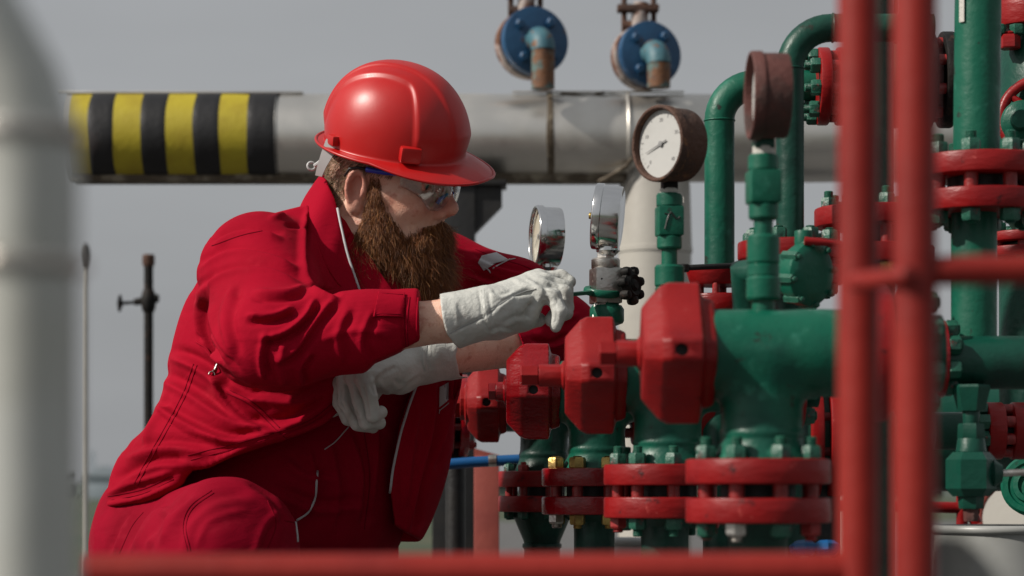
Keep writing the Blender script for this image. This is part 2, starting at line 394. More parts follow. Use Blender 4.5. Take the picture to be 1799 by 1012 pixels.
def curve(pts, n=6):
    "Catmull-Rom resampling"
    p = [np.array(q, float) for q in pts]; p = [2 * p[0] - p[1]] + p + [2 * p[-1] - p[-2]]; out = []
    for i in range(1, len(p) - 2):
        for k in range(n):
            t = k / n; out.append(tuple(.5 * ((2 * p[i]) + (-p[i - 1] + p[i + 1]) * t + (2 * p[i - 1] - 5 * p[i] + 4 * p[i + 1] - p[i + 2]) * t * t + (-p[i - 1] + 3 * p[i] - 3 * p[i + 1] + p[i + 2]) * t ** 3)))
    out.append(tuple(p[-2])); return out
def folds(V, Q, strokes, ymax=9., taper=True):
    "press cloth folds into the camera side; each stroke: (points, width px, height m, kind)"
    N = vnorm(V, Q); px, py = proj(V); fr = np.clip(-N[:, 1] * 2.5 + .6, 0, 1) * (V[:, 1] < ymax)
    for st in strokes:
        pts = curve(st[0], 4); w, a = st[1], st[2]; kind = st[3] if len(st) > 3 else 'r'; reach = st[4] if len(st) > 4 else 9.
        xs_ = [q[0] for q in pts]; ys_ = [q[1] for q in pts]; R = 4 * w
        m = (px > min(xs_) - R) & (px < max(xs_) + R) & (py > min(ys_) - R) & (py < max(ys_) + R) & (fr > 0) & (V[:, 1] < reach)
        if not m.any(): continue
        d, sg, t = pl_dist(px[m], py[m], pts); env = np.clip(np.minimum(t, 1 - t) * 6 + .05, 0, 1) if taper else 1.0
        if kind == 'r': g = np.exp(-(d / w) ** 2)
        elif kind == 'g': g = -np.exp(-(d / w) ** 2)
        elif kind == 's': s_ = d * sg; g = np.exp(-((s_ - .7 * w) / w) ** 2) - np.exp(-((s_ + .7 * w) / w) ** 2)     # step: high on the + side
        elif kind == 'h': s_ = d * sg; g = np.where(s_ > 0, np.exp(-(s_ / (3.2 * w)) ** 2), np.exp(-(s_ / (.5 * w)) ** 2))   # overlapping hem
        V[m] += (N[m] * (a * g * env * fr[m])[:, None]).astype(np.float32)
    return V
def vnoise(V, scale, seed=0):
    "cheap smooth noise: sum of random plane waves"
    r = np.random.RandomState(seed); o = np.zeros(len(V), np.float32)
    for k in range(9):
        w = r.normal(size=3); w *= scale * (0.6 + .9 * r.rand()) / np.linalg.norm(w); o += np.sin(V @ w.astype(np.float32) + r.rand() * 6.28)
    return o / 9 ** .5 / 1.0
# ------------------------------------------------------------------ ground
def sheet(name, x0, y0, x1, y1, z, m):
    me = bpy.data.meshes.new(name); me.from_pydata([(x0, y0, z), (x1, y0, z), (x1, y1, z), (x0, y1, z)], [], [(0, 1, 2, 3)])
    me.materials.append(m); o = bpy.data.objects.new(name, me); COL.objects.link(o); WLOC[o.name] = Vector((0, 0, 0)); o['kind'] = 'structure'; return o
gm = mat('grass_ground', (.05, .075, .03), .95, c2=(.11, .10, .055), vs=.25, bump=.6, bs=20, c3=(.03, .055, .025), c3s=2.0, c3lo=.45, c3hi=.6)
sheet('ground', -1500, -200, 1500, 2500, 0, gm)
sheet('gravel_yard', -14, -4, 16, 15.5, .004, M['gravel'])
sheet('concrete_pad', -.4, 1.2, 9, 44, .008, M['concrete'])
# far belt of trees: reads as one soft mass on the horizon
def far_trees():
    mb = MB(); rnd = random.Random(3)
    for i in range(420):
        x = rnd.uniform(-170, 170); y = rnd.uniform(250, 300); h = rnd.uniform(1.0, 2.4)
        for k in range(7):
            r = rnd.uniform(.7, 1.6); c = Vector((x + rnd.uniform(-2, 2), y + rnd.uniform(-1.5, 1.5), rnd.uniform(.3, h)))
            vs = [c + Vector((rnd.uniform(-1, 1), rnd.uniform(-1, 1), rnd.uniform(-.8, .9))) * r for _ in range(5)]
            mb.add(vs, [(0, 1, 2), (0, 2, 3), (1, 3, 4), (2, 4, 0)])
    o = mb.build('tree_belt', mat('hazed_foliage', (.10, .13, .11), .9, c2=(.12, .145, .13), vs=.2), None, 0, fix=False)  # distance haze is mixed into the foliage colour
    tag(o, 'far hazy belt of low green trees on the horizon', 'trees', kind='stuff')
far_trees()

# ------------------------------------------------------------------ shared hardware meshes (local +Z is the bolt axis)
def mk_nut(r, h, mt, tip=0.0, tr=None, name='nut'):
    mb = MB(); mb.lathe([(r * .93, 0), (r, h * .08), (r, h * .82), (r * .86, h)], (0, 0, 0), (0, 0, 1), 6)
    if tip > 0:
        tr = tr or r * .55; n = max(3, int(tip / .0016)); prof = [(tr, h * .9)]
        for i in range(n):
            z = h + tip * i / n; prof += [(tr, z), (tr * .9, z + tip / n * .5)]
        prof += [(tr * .7, h + tip)]
        mb.lathe(prof, (0, 0, 0), (0, 0, 1), 12)
    return meshof(mb, name, mt, 30)
NUT = {'g': mk_nut(.0125, .0155, M['bolt_green'], .010), 'g2': mk_nut(.0125, .0155, M['bolt_green'], .003), 'b': mk_nut(.0135, .017, M['brass'], .002),
       'b2': mk_nut(.0125, .016, M['brass'], .006), 'r': mk_nut(.0125, .0145, M['red_bolt'], .006), 'st': mk_nut(.0125, .0145, M['steel'], .007)}
STUD = meshof(MB().cyl((0, 0, -.0125), (0, 0, .0125), .0085, seg=12), 'stud', M['red_bolt'])
def disc_prof(r, t, b=.003, hole=0.0):
    return [(max(hole, 1e-4), 0), (r - b, 0), (r - b * .3, b * .3), (r, b), (r, t - b), (r - b * .3, t - b * .3), (r - b, t), (max(hole, 1e-4), t)]

def flange_pair(t, c, axis, r, thick, gap, mt, nb=8, br=None, top='g', bot='g', phase=None, seg=56, sc_=1.0, rlo=None, studs=True):
    "two bolted discs about the mid point c"
    c = Vector(c); z = Vector(axis).normalized(); x, y, _ = basis(z)
    br = br or r * .78; phase = math.pi / nb if phase is None else phase
    for s in (1, -1):
        MB().lathe(disc_prof(r if s > 0 else (rlo or r), thick), c + z * (gap / 2 * s), z * s, seg).build('flange', mt, t, 40)
    MB().cyl(c - z * gap * .6, c + z * gap * .6, r * .52, seg=32).build('gasket', M['black'], t)
    for k in range(nb):
        a = 2 * math.pi * k / nb + phase
        p = c + (x * math.cos(a) + y * math.sin(a)) * br
        if studs:
            o = place('stud', STUD, t, p, rotz(z)); o.scale = (sc_, sc_, gap / .025 * 1.04)
        tn = top if isinstance(top, str) else top[k % len(top)]; bn = bot if isinstance(bot, str) else bot[k % len(bot)]
        o = place('nut', NUT[tn], t, p + z * (gap / 2 + thick - .0005), rotz(z) @ Matrix.Rotation(k * 1.9, 3, 'Z')); o.scale = (sc_,) * 3
        o = place('nut', NUT[bn], t, p - z * (gap / 2 + thick - .0005), rotz(-z) @ Matrix.Rotation(k * 2.3 + .4, 3, 'Z')); o.scale = (sc_,) * 3

# ------------------------------------------------------------------ row of four tees with red lug caps
def lug_cap(t, c, r, th, mt, stem_len, stem_r, rot=0.0):
    "four-lug cap, axis -X, front lug towards -Y carries a hole"
    ax = Vector((-1, 0, 0)); ey = Vector((0, -1, 0)); ez = Vector((0, 0, 1)); vs = []; fs = []
    # section outline: lugs at 0/90/180/270 deg, straight flats between them
    def outline(s, lug):
        pts = []; w = r * .24
        for k in range(4):
            a = k * math.pi / 2 + rot; d = (math.cos(a), math.sin(a)); n = (-d[1], d[0])
            R = r * (1 - .17 * (1 - lug))
            for q, rr in ((-.285, .80 + .035 * (1 - lug)), (-.17, .97), (-.12, 1.0), (.12, 1.0), (.17, .97), (.285, .80 + .035 * (1 - lug))):
                pts.append(((d[0] * R * rr + n[0] * r * q) * s, (d[1] * R * rr + n[1] * r * q) * s))
        return pts
    rings = [(-th * .5, .88, 0), (-th * .42, .93, 0), (-th * .34, .94, .05), (-th * .29, 1.0, 1), (th * .14, 1.0, 1), (th * .25, .985, .75), (th * .42, .90, 0), (th * .5, .78, 0)]
    n = 24
    for h, s, lug in rings:
        for p in outline(s, lug): vs.append(c + ax * h + ey * p[0] + ez * p[1])
    for i in range(len(rings) - 1):
        for k in range(n): fs.append((i * n + k, i * n + (k + 1) % n, (i + 1) * n + (k + 1) % n, (i + 1) * n + k))
    fs.append(tuple(range(n - 1, -1, -1))); m = (len(rings) - 1) * n; fs.append(tuple(range(m, m + n)))
    mb = MB(); mb.add(vs, fs)
    o = mb.build('lug_cap', mt, t, 180)
    bv = o.modifiers.new('bevel', 'BEVEL'); bv.width = .0028; bv.segments = 2; bv.limit_method = 'ANGLE'; bv.angle_limit = math.radians(20)
    cu = MB().cyl(c + ey * (r * .80), c + ey * (r * 1.2), .0072, seg=20).build('cutter', M['ink'], t)
    bo = o.modifiers.new('hole', 'BOOLEAN'); bo.operation = 'DIFFERENCE'; bo.object = cu; bo.solver = 'EXACT'; wn = o.modifiers.new('wn', 'WEIGHTED_NORMAL'); wn.weight = 100; wn.mode = 'FACE_AREA'; bpy.context.view_layer.update()
    nm = bpy.data.meshes.new_from_object(o.evaluated_get(bpy.context.evaluated_depsgraph_get())); o.modifiers.clear(); o.data = nm; bpy.data.objects.remove(cu)
    # hole in the front lug (black disc stands for the shade inside) and the centre spindle
    fl = c + ey * (r * 1.018)
    MB().lathe([(.0071, -r * .19), (1e-4, -r * .19)], fl, ey, 16, caps=False).build('hole_shade', M['ink'], o)
    mb = MB(); b0 = c + ax * th * .48
    mb.lathe([(stem_r * 1.35, -.004), (stem_r * 1.3, .004), (stem_r, .007), (stem_r, stem_len * .55), (stem_r * .96, stem_len * .6)], b0, ax, 12, phase=.26)
    mb.lathe([(stem_r * .7, stem_len * .58), (stem_r * .95, stem_len * .62), (stem_r * .95, stem_len * .97), (stem_r * .8, stem_len)], b0, ax, 6)
    mb.build('spindle', mt, o, 30)
    return o

TEE = [dict(d=2.75, dx=0, cap=.080, th=.082, mt='red', cm='red', sl=.050, sr=.0155, fr=.0825, top='g', bot=['g2', 'r', 'g2', 'st']),
       dict(d=3.27, dx=0, cap=.079, th=.082, mt='red', cm='red', sl=.062, sr=.0155, fr=.0825, top='g', bot=['g', 'g2', 'r', 'g']),
       dict(d=3.79, dx=-.004, cap=.075, th=.084, mt='red_gloss', cm='red_gloss', sl=.030, sr=.0155, fr=.0825, top='b', bot=['b2', 'b2', 'st', 'b2']),
       dict(d=4.31, dx=-.006, cap=.069, th=.070, mt='red', cm='red', sl=.024, sr=.03, fr=.078, top=['g2', 'r', 'g2'], bot='g2')]
TL = ['nearest green valve tee with large red lug cap, beside the red railing posts',
      'second nearest green valve tee with red lug cap and long red spindle',
      'green valve tee with glossy dark red cap and brass flange nuts, beside the crossed gloves',
      'farthest green valve tee with smaller red cap, above the blue hose']
TEEX = []
for i, q in enumerate(TEE):
    d = q['d']; X = .284 - .0735 * i + q['dx']; c = Vector((X, d, CH + .158)); TEEX.append(c)
    t = thing('valve_tee', TL[i], 'valve', (X, d, 0), 'valve tees with red lug caps')
    k = [1, .98, .97, .93][i]; g = M['green'] if i < 3 else M['green_dark']
    # tee body: horizontal barrel into vertical neck, blended by the SDF-free route: two lathes plus a fillet ring
    cz = np.array(c, np.float32); vt = Vol(np.arange(cz[0] - .075, cz[0] + .14, .0026), np.arange(cz[1] - .075, cz[1] + .076, .0026), np.arange(CH + .03, cz[2] + .065, .0026))
    vt.add(Cyl(cz - A3((.062 * k, 0, 0)), cz + A3((.126, 0, 0)), .050 * k, .004), 0); vt.add(Cyl((cz[0], cz[1], CH + .0345), cz, .0462 * k), .016)
    vt.add(Cap((cz[0], cz[1], CH + .030), (cz[0], cz[1], CH + .062), .061 * k, .044 * k), .006); vt.add(Cyl((cz[0], cz[1], CH + .064), (cz[0], cz[1], CH + .069), .0478 * k, .002), .004)
    vt.D = np.maximum(vt.D, (CH + .0348 - vt.zs)[None, None, :]); Vt, Qt = vt.mesh(); Vt += vnorm(Vt, Qt) * (.00045 * vnoise(Vt, 90, i))[:, None]; fastmesh('tee_body', Vt, Qt, g, t)
    cc = c + Vector((-.096 - .002 * i, 0, 0))
    lug_cap(t, cc, q['cap'], q['th'], M[q['cm']], q['sl'], q['sr'])
    flange_pair(t, (c.x - .004, d, CH + .0015), (0, 0, 1), q['fr'], .0285, .0155, M[q['mt']], 8, q['fr'] * .77, q['top'], q['bot'], phase=[.30, .12, .33, .2][i], sc_=[1, .98, 1.0, .8][i])
    # lower run to the ground
    zb = CH - .034; mb = MB()
    if i == 3: prof = [(.052, 0), (.050, -.012), (.034, -.05), (.032, -.056), (.035, -.058), (.035, -.064), (.032, -.067), (.032, -zb + .01)]
    else: prof = [(.045, 0), (.034 * k, -.012), (.033 * k, -.03), (.033 * k, -zb + .01)]
    mb.lathe(prof, (c.x - .004, d, zb), (0, 0, 1), 36); mb.build('riser', M['green_dark'], t, 40)
    mb = MB(); mb.lathe(disc_prof(.09, .03), (c.x - .004, d, .006), (0, 0, 1), 40); mb.build('foot_flange', M['red'], t, 40)
    # far end of the barrel: blind flange (behind the railing)
    e = c + Vector((.128, 0, 0))
    flange_pair(t, e + Vector((.02, 0, 0)), (1, 0, 0), .078 * k, .026, .014, M['red'], 8, top='g2', bot='g2')
    mb = MB(); mb.cyl(e + Vector((.05, 0, 0)), e + Vector((.075, 0, 0)), .044 * k, seg=36); mb.build('outlet_pipe', g, t)

# ------------------------------------------------------------------ pressure gauges
def dial_marks(mb, o, ax, x, y, r, n=26, big=5):
    for k in range(n + 1):
        a = math.radians(225 - 270 * k / n); d = x * math.cos(a) + y * math.sin(a); nrm = -x * math.sin(a) + y * math.cos(a)
        L = .12 if k % big == 0 else .06; w = .010 if k % big == 0 else .005
        p0 = o + d * r * .92; p1 = o + d * r * (.92 - L); h = ax * .0004
        mb.add([p0 + nrm * r * w + h, p0 - nrm * r * w + h, p1 - nrm * r * w + h, p1 + nrm * r * w + h], [(0, 1, 2, 3)])
def gauge(name, label, c, face, r, depth, case_m, dial_m, glassy=True, needle=-150, knob=False, stem_to=None, rim=.006, blow=False, text=False):
    "c: centre of the dial; face: direction the dial looks"
    c = Vector(c); z = Vector(face).normalized(); x, y, _ = basis(z); 
    t = thing(name, label, 'gauge', (c.x, c.y, c.z - r), 'pressure gauges on the valve tees')
    mb = MB()
    mb.lathe([(1e-4, -depth), (r * .86, -depth), (r * .94, -depth * .97), (r * .955, -depth * .9), (r * .955, -.010), (r, -.009), (r * 1.0, .0005), (r * .985, .002), (r * .90, .002), (r * .885, 0), (r * .885, -.006), (1e-4, -.0062)], c, z, 56, caps=False)
    body = mb.build('case', case_m, t, 40)
    MB().torus(c + z * .0012, z, r * .945, r * .055, 56, 10).build('bezel', case_m if not (case_m is M['chrome']) else M['chrome'], t, 180)
    dl = MB().lathe([(r * .88, -.0055), (1e-4, -.0055)], c, z, 48, caps=False).build('dial', dial_m, t)
    mb = MB(); dial_marks(mb, c - z * .0052, z, x, y, r * .88); mb.build('scale_marks', M['print'], dl, 0, fix=False)
    a = math.radians(needle); dn = x * math.cos(a) + y * math.sin(a); nn = z.cross(dn); o = c - z * .0038
    mb = MB(); mb.prism([(-r * .22, -r * .022), (-r * .22, r * .022), (r * .05, r * .02), (r * .62, r * .004), (r * .62, -r * .004), (r * .05, -r * .02)], o, dn, nn, z, 0, .0006)
    mb.lathe([(r * .07, 0), (r * .07, .0014), (r * .03, .0018)], o, z, 16); mb.build('needle', M['print'], t, 30)
    if text:
        for k, s in enumerate(('0', '10', '20', '30', '40')):
            aa = math.radians(225 - 270 * k / 4)
            cu = bpy.data.curves.new('numeral', 'FONT'); cu.body = s; cu.size = r * .14; cu.align_x = 'CENTER'; cu.align_y = 'CENTER'
            to = bpy.data.objects.new('numeral', cu); COL.objects.link(to); dg = bpy.context.evaluated_depsgraph_get()
            me = bpy.data.meshes.new_from_object(to.evaluated_get(dg)); bpy.data.objects.remove(to); me.materials.append(M['print'])
            Rm = Matrix((x, y, z)).transposed(); pc = c - z * .0049 + (x * math.cos(aa) + y * math.sin(aa)) * r * .62
            me.transform(Matrix.Translation(pc - WLOC[dl.name]) @ Rm.to_4x4()); link('numeral', me, dl)
    if knob:
        MB().cyl(c + z * -.002, c + z * .012, .0052, seg=16, bev=.001).build('adjuster_knob', M['brass'], t)
    if stem_to is not None:
        s0 = c - z * depth * .45 - Vector((0, 0, r * .90)); s1 = Vector((s0.x, s0.y, stem_to))
        mb = MB(); mb.lathe([(.018, 0), (.019, -.006), (.013, -.012), (.011, -.014)], s0, (0, 0, 1), 20)
        mb.build('stem_boss', case_m, t, 30)
        mb = MB(); L = s0.z - stem_to
        mb.lathe([(.0135, -.012), (.0135, -min(L * .7, .03))], s0, (0, 0, 1), 4, phase=.5 if not blow else .2)
        mb.cyl(s0 - Vector((0, 0, .01)), s1, .0085, seg=16); mb.build('stem', M['steel'] if case_m is M['chrome'] else M['black_rust'], t, 30)
    return t
# gauge on the farthest tee (chrome, cream dial turned left)
g4 = TEEX[3]; gauge('pressure_gauge', 'small chrome pressure gauge with cream dial above the gripping glove', P(942, 415, 4.22), (-.982, -.19, .03), .054, .042, M['chrome'], M['dial_cream'], stem_to=P(0, 520, 4.22).z)
t = thing('gauge_adapter', 'green fitting under the small chrome gauge, half hidden behind the glove', 'fitting', (P(965, 0, 4.24).x, 4.24, CH + .2))
mb = MB(); b0 = Vector((P(967, 0, 4.24).x, 4.25, P(0, 520, 4.24).z)); mb.cyl(b0 - Vector((0, 0, .12)), b0 + Vector((0, 0, .01)), .017, seg=20, bev=.002); mb.build('adapter_body', M['green_dark'], t)
# chrome gauge on the third tee: dial faces away to the left, brass knob
gx = P(1048, 380, 3.79); gauge('pressure_gauge', 'chrome pressure gauge seen edge on with brass knob, above silver needle valve', gx, (-.985, .12, .10), .052, .040, M['chrome'], M['ink'], knob=True, stem_to=P(0, 448, 3.79).z)
# needle valve block with black hand wheel
nv = P(1064, 0, 3.79); t = thing('needle_valve', 'silver needle valve block with black hand wheel under chrome gauge', 'valve', (nv.x, 3.79, P(0, 545, 3.79).z))
zz = lambda py, d: P(0, py, d).z
mb = MB(); mb.lathe([(.0215, 0), (.0225, .002), (.0225, .0145), (.0205, .017)], (nv.x, 3.79, zz(473, 3.79)), (0, 0, 1), 28); mb.lathe([(.0150, .016), (.0150, .030)], (nv.x, 3.79, zz(473, 3.79)), (0, 0, 1), 6); mb.build('top_nut', M['steel'], t, 30)
mb = MB(); mb.box((nv.x, 3.79, (zz(473, 3.79) + zz(532, 3.79)) / 2), (.043, .043, .056), Matrix.Rotation(.25, 3, 'Z'), .003)
mb.lathe([(.016, 0), (.019, -.02), (.021, -.028)], (nv.x - .004, 3.785, zz(530, 3.79)), (0, 0, 1), 6); mb.build('valve_block', M['steel'], t, 30)
MB().cyl((nv.x - .007, 3.7655, zz(492, 3.79)), (nv.x - .007, 3.7685, zz(492, 3.79)), .0016, seg=10).build('pin_mark', M['ink'], t)
wd_ = Vector((.80, -.58, .08)).normalized(); w0 = Vector((nv.x + .018, 3.79, zz(505, 3.79)))
MB().cyl(w0, w0 + wd_ * .022, .011, .009, seg=16).build('valve_stem', M['black_rust'], t)
mb = MB(); wx, wy, wz = basis(wd_); wc = w0 + wd_ * .026
mb.lathe([(.006, -.006), (.016, -.009), (.0225, -.004), (.0225, .004), (.016, .009), (.010, .006), (.006, .011)], wc, wd_, 28)
for k in range(7):
    a = 2 * math.pi * k / 7 + .3; pp = wc + (wx * math.cos(a) + wy * math.sin(a)) * .0235
    mb.lathe([(.003, -.0085), (.0066, -.007), (.0080, -.002), (.0080, .003), (.0064, .0075), (.003, .009)], pp, wd_, 14)
mb.build('hand_wheel', M['black_rust'], t, 40)
# green union nut below the needle valve that the wrench grips
t = thing('union_nut', 'green union nut beneath the silver needle valve, gripped by the wrench', 'fitting', (nv.x, 3.79, CH + .19))
mb = MB(); zb_ = zz(530, 3.79); mb.lathe([(.019, -.012), (.0215, -.008), (.0215, .010), (.018, .014), (.013, .016)], (nv.x + .002, 3.79, zb_), (0, 0, 1), 6)
mb.build('hex_nut', M['green'], t, 30)
mb = MB(); mb.lathe([(.014, -.08), (.014, -.03), (.025, -.026), (.027, -.022), (.027, -.004), (.023, .002), (.012, .003)], (nv.x + .002, 3.79, zb_ - .008), (0, 0, 1), 24); mb.build('collar', M['green'], t, 40)

def adapter(label, d, px, segs, mt=M['green'], name='gauge_adapter'):
    "stack of fittings: list of (name, y0, y1, half width px, sides, material)"
    t = thing(name, label, 'fitting', (P(px, 0, d).x, d, zz(segs[-1][2], d)), 'green gauge adapters')
    for (nm, y0, y1, hw, sides, m_) in segs:
        r = hw * S(d); z1 = zz(y0, d); z0 = zz(y1, d); h = z1 - z0; b = min(h * .15, r * .15); mb = MB()
        if sides == 4: mb.box((P(px, 0, d).x, d, (z0 + z1) / 2), (2 * r * .98, 2 * r * .98, h), Matrix.Rotation(.12, 3, 'Z'), .003)
        else: mb.lathe([(r * .9, 0), (r, b), (r, h - b), (r * .9, h)], (P(px, 0, d).x, d, z0), (0, 0, 1), sides, phase=.2)
        mb.build(nm, m_ or mt, t, 30)
    return t
# rusty gauge with white dial on the second tee
gauge('pressure_gauge', 'rusty cased pressure gauge with white dial facing the camera side', P(1157, 252, 3.24), (-.78, -.62, -.02), .0515, .046, M['rust'], M['dial'], needle=198, text=True)
t2 = adapter('green square-bodied gauge adapter with handwritten mark under rusty gauge', 3.27, 1176, [('stem', 312, 335, 14, 4, M['black_rust']), ('thread_tape', 331, 343, 17, 20, M['tape']), ('collar', 340, 365, 23, 24, None), ('block', 363, 415, 23, 4, None), ('lower_collar', 414, 438, 22, 24, None), ('nipple', 436, 470, 14, 16, None), ('socket', 466, 505, 26, 24, None), ('socket_base', 503, 560, 25, 24, None), ('tee_nipple', 558, 640, 20, 20, None)])
# the hand-drawn black figure on the adapter block
mb = MB(); fd = 3.27 - 23 * S(3.27) - .0035; R = Matrix.Rotation(.12, 3, 'Z'); pts = [(1164, 405), (1167, 392), (1171, 379), (1175, 375), (1181, 384), (1184, 387), (1188, 386), (1190, 383)]
c0 = Vector((P(1176, 0, 3.27).x, 3.27, 0)); hw = 23 * S(3.27) * .98
path = []
for (x_, y_) in pts:
    lx = (x_ - 1176) * S(3.27); v = R @ Vector((lx, -hw - .0004, 0)); path.append(Vector((c0.x + v.x, c0.y + v.y, zz(y_, 3.27))))
mb.tube(path, .0011, 6); mb.build('handwritten_mark', M['ink'], t2)
path2 = [path[2] + Vector((-.006, 0, .001)), path[2], path[3]]; MB().tube(path2, .0011, 6).build('handwritten_mark', M['ink'], t2)
# white thread end hanging off the tape
pw = [P(1190, 338, 3.25), P(1197, 340, 3.24), P(1201, 347, 3.24), P(1201, 356, 3.24)]; MB().tube(pw, .0007, 6).build('loose_tape', M['tape'], t2)
# rusty gauge edge on, nearest tee
gauge('pressure_gauge', 'rusty brown pressure gauge seen almost edge on, topmost right beside red post', P(1322, 168, 2.73), (-.999, -.035, .0), .0500, .040, M['rust_red'], M['dial'], needle=170)
adapter('green adapter stack under the edge-on rusty gauge, on the nearest tee', 2.75, 1341, [('stem', 238, 262, 18, 4, M['green_dark']), ('thread_tape', 256, 276, 19, 20, M['tape']), ('collar', 272, 302, 27, 24, None), ('block', 300, 358, 28, 4, None), ('lower_collar', 357, 386, 26, 24, None), ('rusty_nipple', 384, 416, 17, 18, M['green']), ('upper_socket', 413, 465, 29, 28, None), ('socket_ring', 463, 488, 28, 28, None), ('lower_socket', 486, 528, 30, 28, None), ('nipple', 524, 556, 20, 20, None)])

# ------------------------------------------------------------------ green elbow pipes and flanges behind the row
def elbow_path(x, z0, ztop, xr, y, R, n=10):
    pts = [Vector((x, y, z0)), Vector((x, y, ztop - R))]
    for k in range(1, n + 1):
        a = math.pi / 2 * k / n; pts.append(Vector((x + R - R * math.cos(a), y, ztop - R + R * math.sin(a))))
    pts.append(Vector((xr, y, ztop))); return pts
d = 3.75; t = thing('elbow_pipe', 'green elbow pipe left of the edge-on gauge, standing on tapered red flange', 'pipe', (P(1264, 0, d).x, d, 0), 'green elbow pipes')
A = elbow_path(P(1264, 0, d).x, zz(480, d), zz(150, d), P(1432, 0, d).x, d, 62 * S(d)); MB().tube(A, 26.5 * S(d), 32).build('pipe', M['green'], t)
MB().torus((A[1].x, d, A[1].z), (0, 0, 1), 26.3 * S(d), .0016, 32, 8).build('weld_bead', M['green'], t, 180)
mb = MB(); mb.lathe([(.042, 0), (.046, .004), (.052, .022), (.052, .024), (.03, .024)], (A[0].x, d, zz(502, d)), (0, 0, 1), 40); mb.build('top_flange', M['red'], t, 40)
MB().lathe(disc_prof(.054, .026), (A[0].x, d, zz(548, d)), (0, 0, 1), 40).build('flange', M['red'], t, 40)
for k in range(6):
    a = k * math.pi / 3 + .3; p = Vector((A[0].x + .038 * math.cos(a), d + .038 * math.sin(a), zz(480, d)))
    o = place('nut', NUT['g2'], t, p, None); o.scale = (.6, .6, .6)
    o = place('stud', STUD, t, Vector((p.x, p.y, zz(510, d)))); o.scale = (.7, .7, 1.0)
MB().cyl((A[0].x, d, .01), (A[0].x, d, zz(548, d)), .026, seg=28).build('riser', M['green_dark'], t)
hb = thing('black_lever', 'thin black lever bar lying across the tapered red flange', 'lever', P(1205, 470, 3.66))
MB().tube([P(1200, 471, 3.64), P(1215, 470, 3.64), P(1260, 468, 3.655), P(1312, 466, 3.68)], [.0036, .0044, .0044, .0044], 12).build('bar', M['black'], hb)
MB().lathe([(.008, -.006), (.010, -.004), (.010, .004), (.008, .006)], P(1200, 471, 3.64), (0, 0, 1), 14).build('bar_eye', M['black'], hb)
d = 3.45; t = thing('elbow_pipe', 'tall green elbow pipe right of the edge-on gauge, bending behind the red posts', 'pipe', (P(1388, 0, d).x, d, 0), 'green elbow pipes')
B = elbow_path(P(1388, 0, d).x, zz(440, d), zz(49, d), P(1640, 0, d).x, d, 72 * S(d)); MB().tube(B, 24.5 * S(d), 32).build('pipe', M['green_dark'], t)
for p_, ax_ in ((B[1], (0, 0, 1)), (Vector((P(1463, 0, d).x, d, B[-1].z)), (1, 0, 0))): MB().torus(p_, ax_, 24.4 * S(d), .0017, 32, 8).build('weld_bead', M['green_dark'], t, 180)
flange_pair(t, (B[0].x, d, zz(463, d)), (0, 0, 1), 92 * S(d), .026, .009, M['red'], 8, top='g2', bot='g2')
mb = MB(); mb.cyl((B[0].x, d, .01), (B[0].x, d, zz(500, d)), .026, seg=28); mb.build('riser', M['green_dark'], t)
# flanged valve spool running right behind the posts
d = 3.72; sp = P(1450, 152, d); t = thing('flanged_spool', 'dark red flanged pipe spool behind the red posts, level with the gauges', 'pipe', (P(1550, 0, d).x, d, sp.z - .06))
flange_pair(t, (P(1462, 0, d).x, d, sp.z), (1, 0, 0), 68 * S(d), .018, .011, M['red'], 8, top='g2', bot='g', phase=.2)
MB().lathe([(.036, 0), (.040, .02), (.062, .05), (.066, .07), (.062, .09), (.040, .13), (.036, .15)], (P(1483, 0, d).x, d, sp.z), (1, 0, 0), 40).build('valve_body', M['green_dark'], t, 40)
flange_pair(t, (P(1644, 0, d).x, d, sp.z + .010), (1, 0, 0), 84 * S(d), .020, .012, M['black_rust'], 8, top='g2', bot='g2')
MB().cyl((P(1550, 0, d).x, d, sp.z + .05), (P(1550, 0, d).x, d, sp.z + .16), .024, seg=24).build('bonnet', M['green_dark'], t)
# flange stack seen between elbow and posts
d = 3.55; cx_ = P(1536, 0, d).x; t = thing('flanged_riser', 'dark green riser with orange red flanges, mostly hidden by the red posts', 'pipe', (cx_, d, 0))
flange_pair(t, (cx_, d, zz(417, d)), (0, 0, 1), 105 * S(d), .028, .028, M['red'], 8, top='g', bot='b2', phase=.1)
MB().cyl((cx_, d, zz(380, d)), (cx_, d, zz(-60, d)), .028, seg=32).build('upper_pipe', M['green_dark'], t)
MB().cyl((cx_, d, .01), (cx_, d, zz(455, d)), .030, seg=32).build('riser', M['green_dark'], t)
# round green bonnet with studs under it and red lever
d = 3.2; c = P(1418, 482, d); ax_ = Vector((.62, -.72, -.1)).normalized(); t = thing('valve_bonnet', 'round green valve bonnet with studs and red lever, behind the nearest tee', 'valve', (c.x, d, c.z - .05))
mb = MB(); mb.lathe([(.02, -.05), (.026, -.045), (.030, -.03), (.040, -.012), (.042, -.008), (.042, .008), (.036, .014), (.02, .016)], c, ax_, 36); mb.build('bonnet', M['green'], t, 40)
bx_, by_, bz_ = basis(ax_)
for k in range(8):
    a = 2 * math.pi * k / 8 + .2; p = c + (bx_ * math.cos(a) + by_ * math.sin(a)) * .040
    o = place('nut', NUT['g2'], t, p + ax_ * -.014, rotz(ax_)); o.scale = (.55, .55, 1.7)
MB().cyl(c + Vector((-.005, 0, .03)), c + Vector((-.005, 0, .058)), .012, seg=16, bev=.002).build('stem_nut', M['green'], t)
MB().tube([c + Vector((-.006, -.02, .042)), c + Vector((.02, -.02, .040)), c + Vector((.09, 0, .034))], [.006, .0045, .0045], 12).build('lever', M['red'], t)
MB().tube([c - ax_ * .04, c - ax_ * .11 + Vector((0, 0, -.0)), Vector((c.x - .06, d + .12, c.z - .1))], .024, 20).build('bonnet_pipe', M['green_dark'], t)

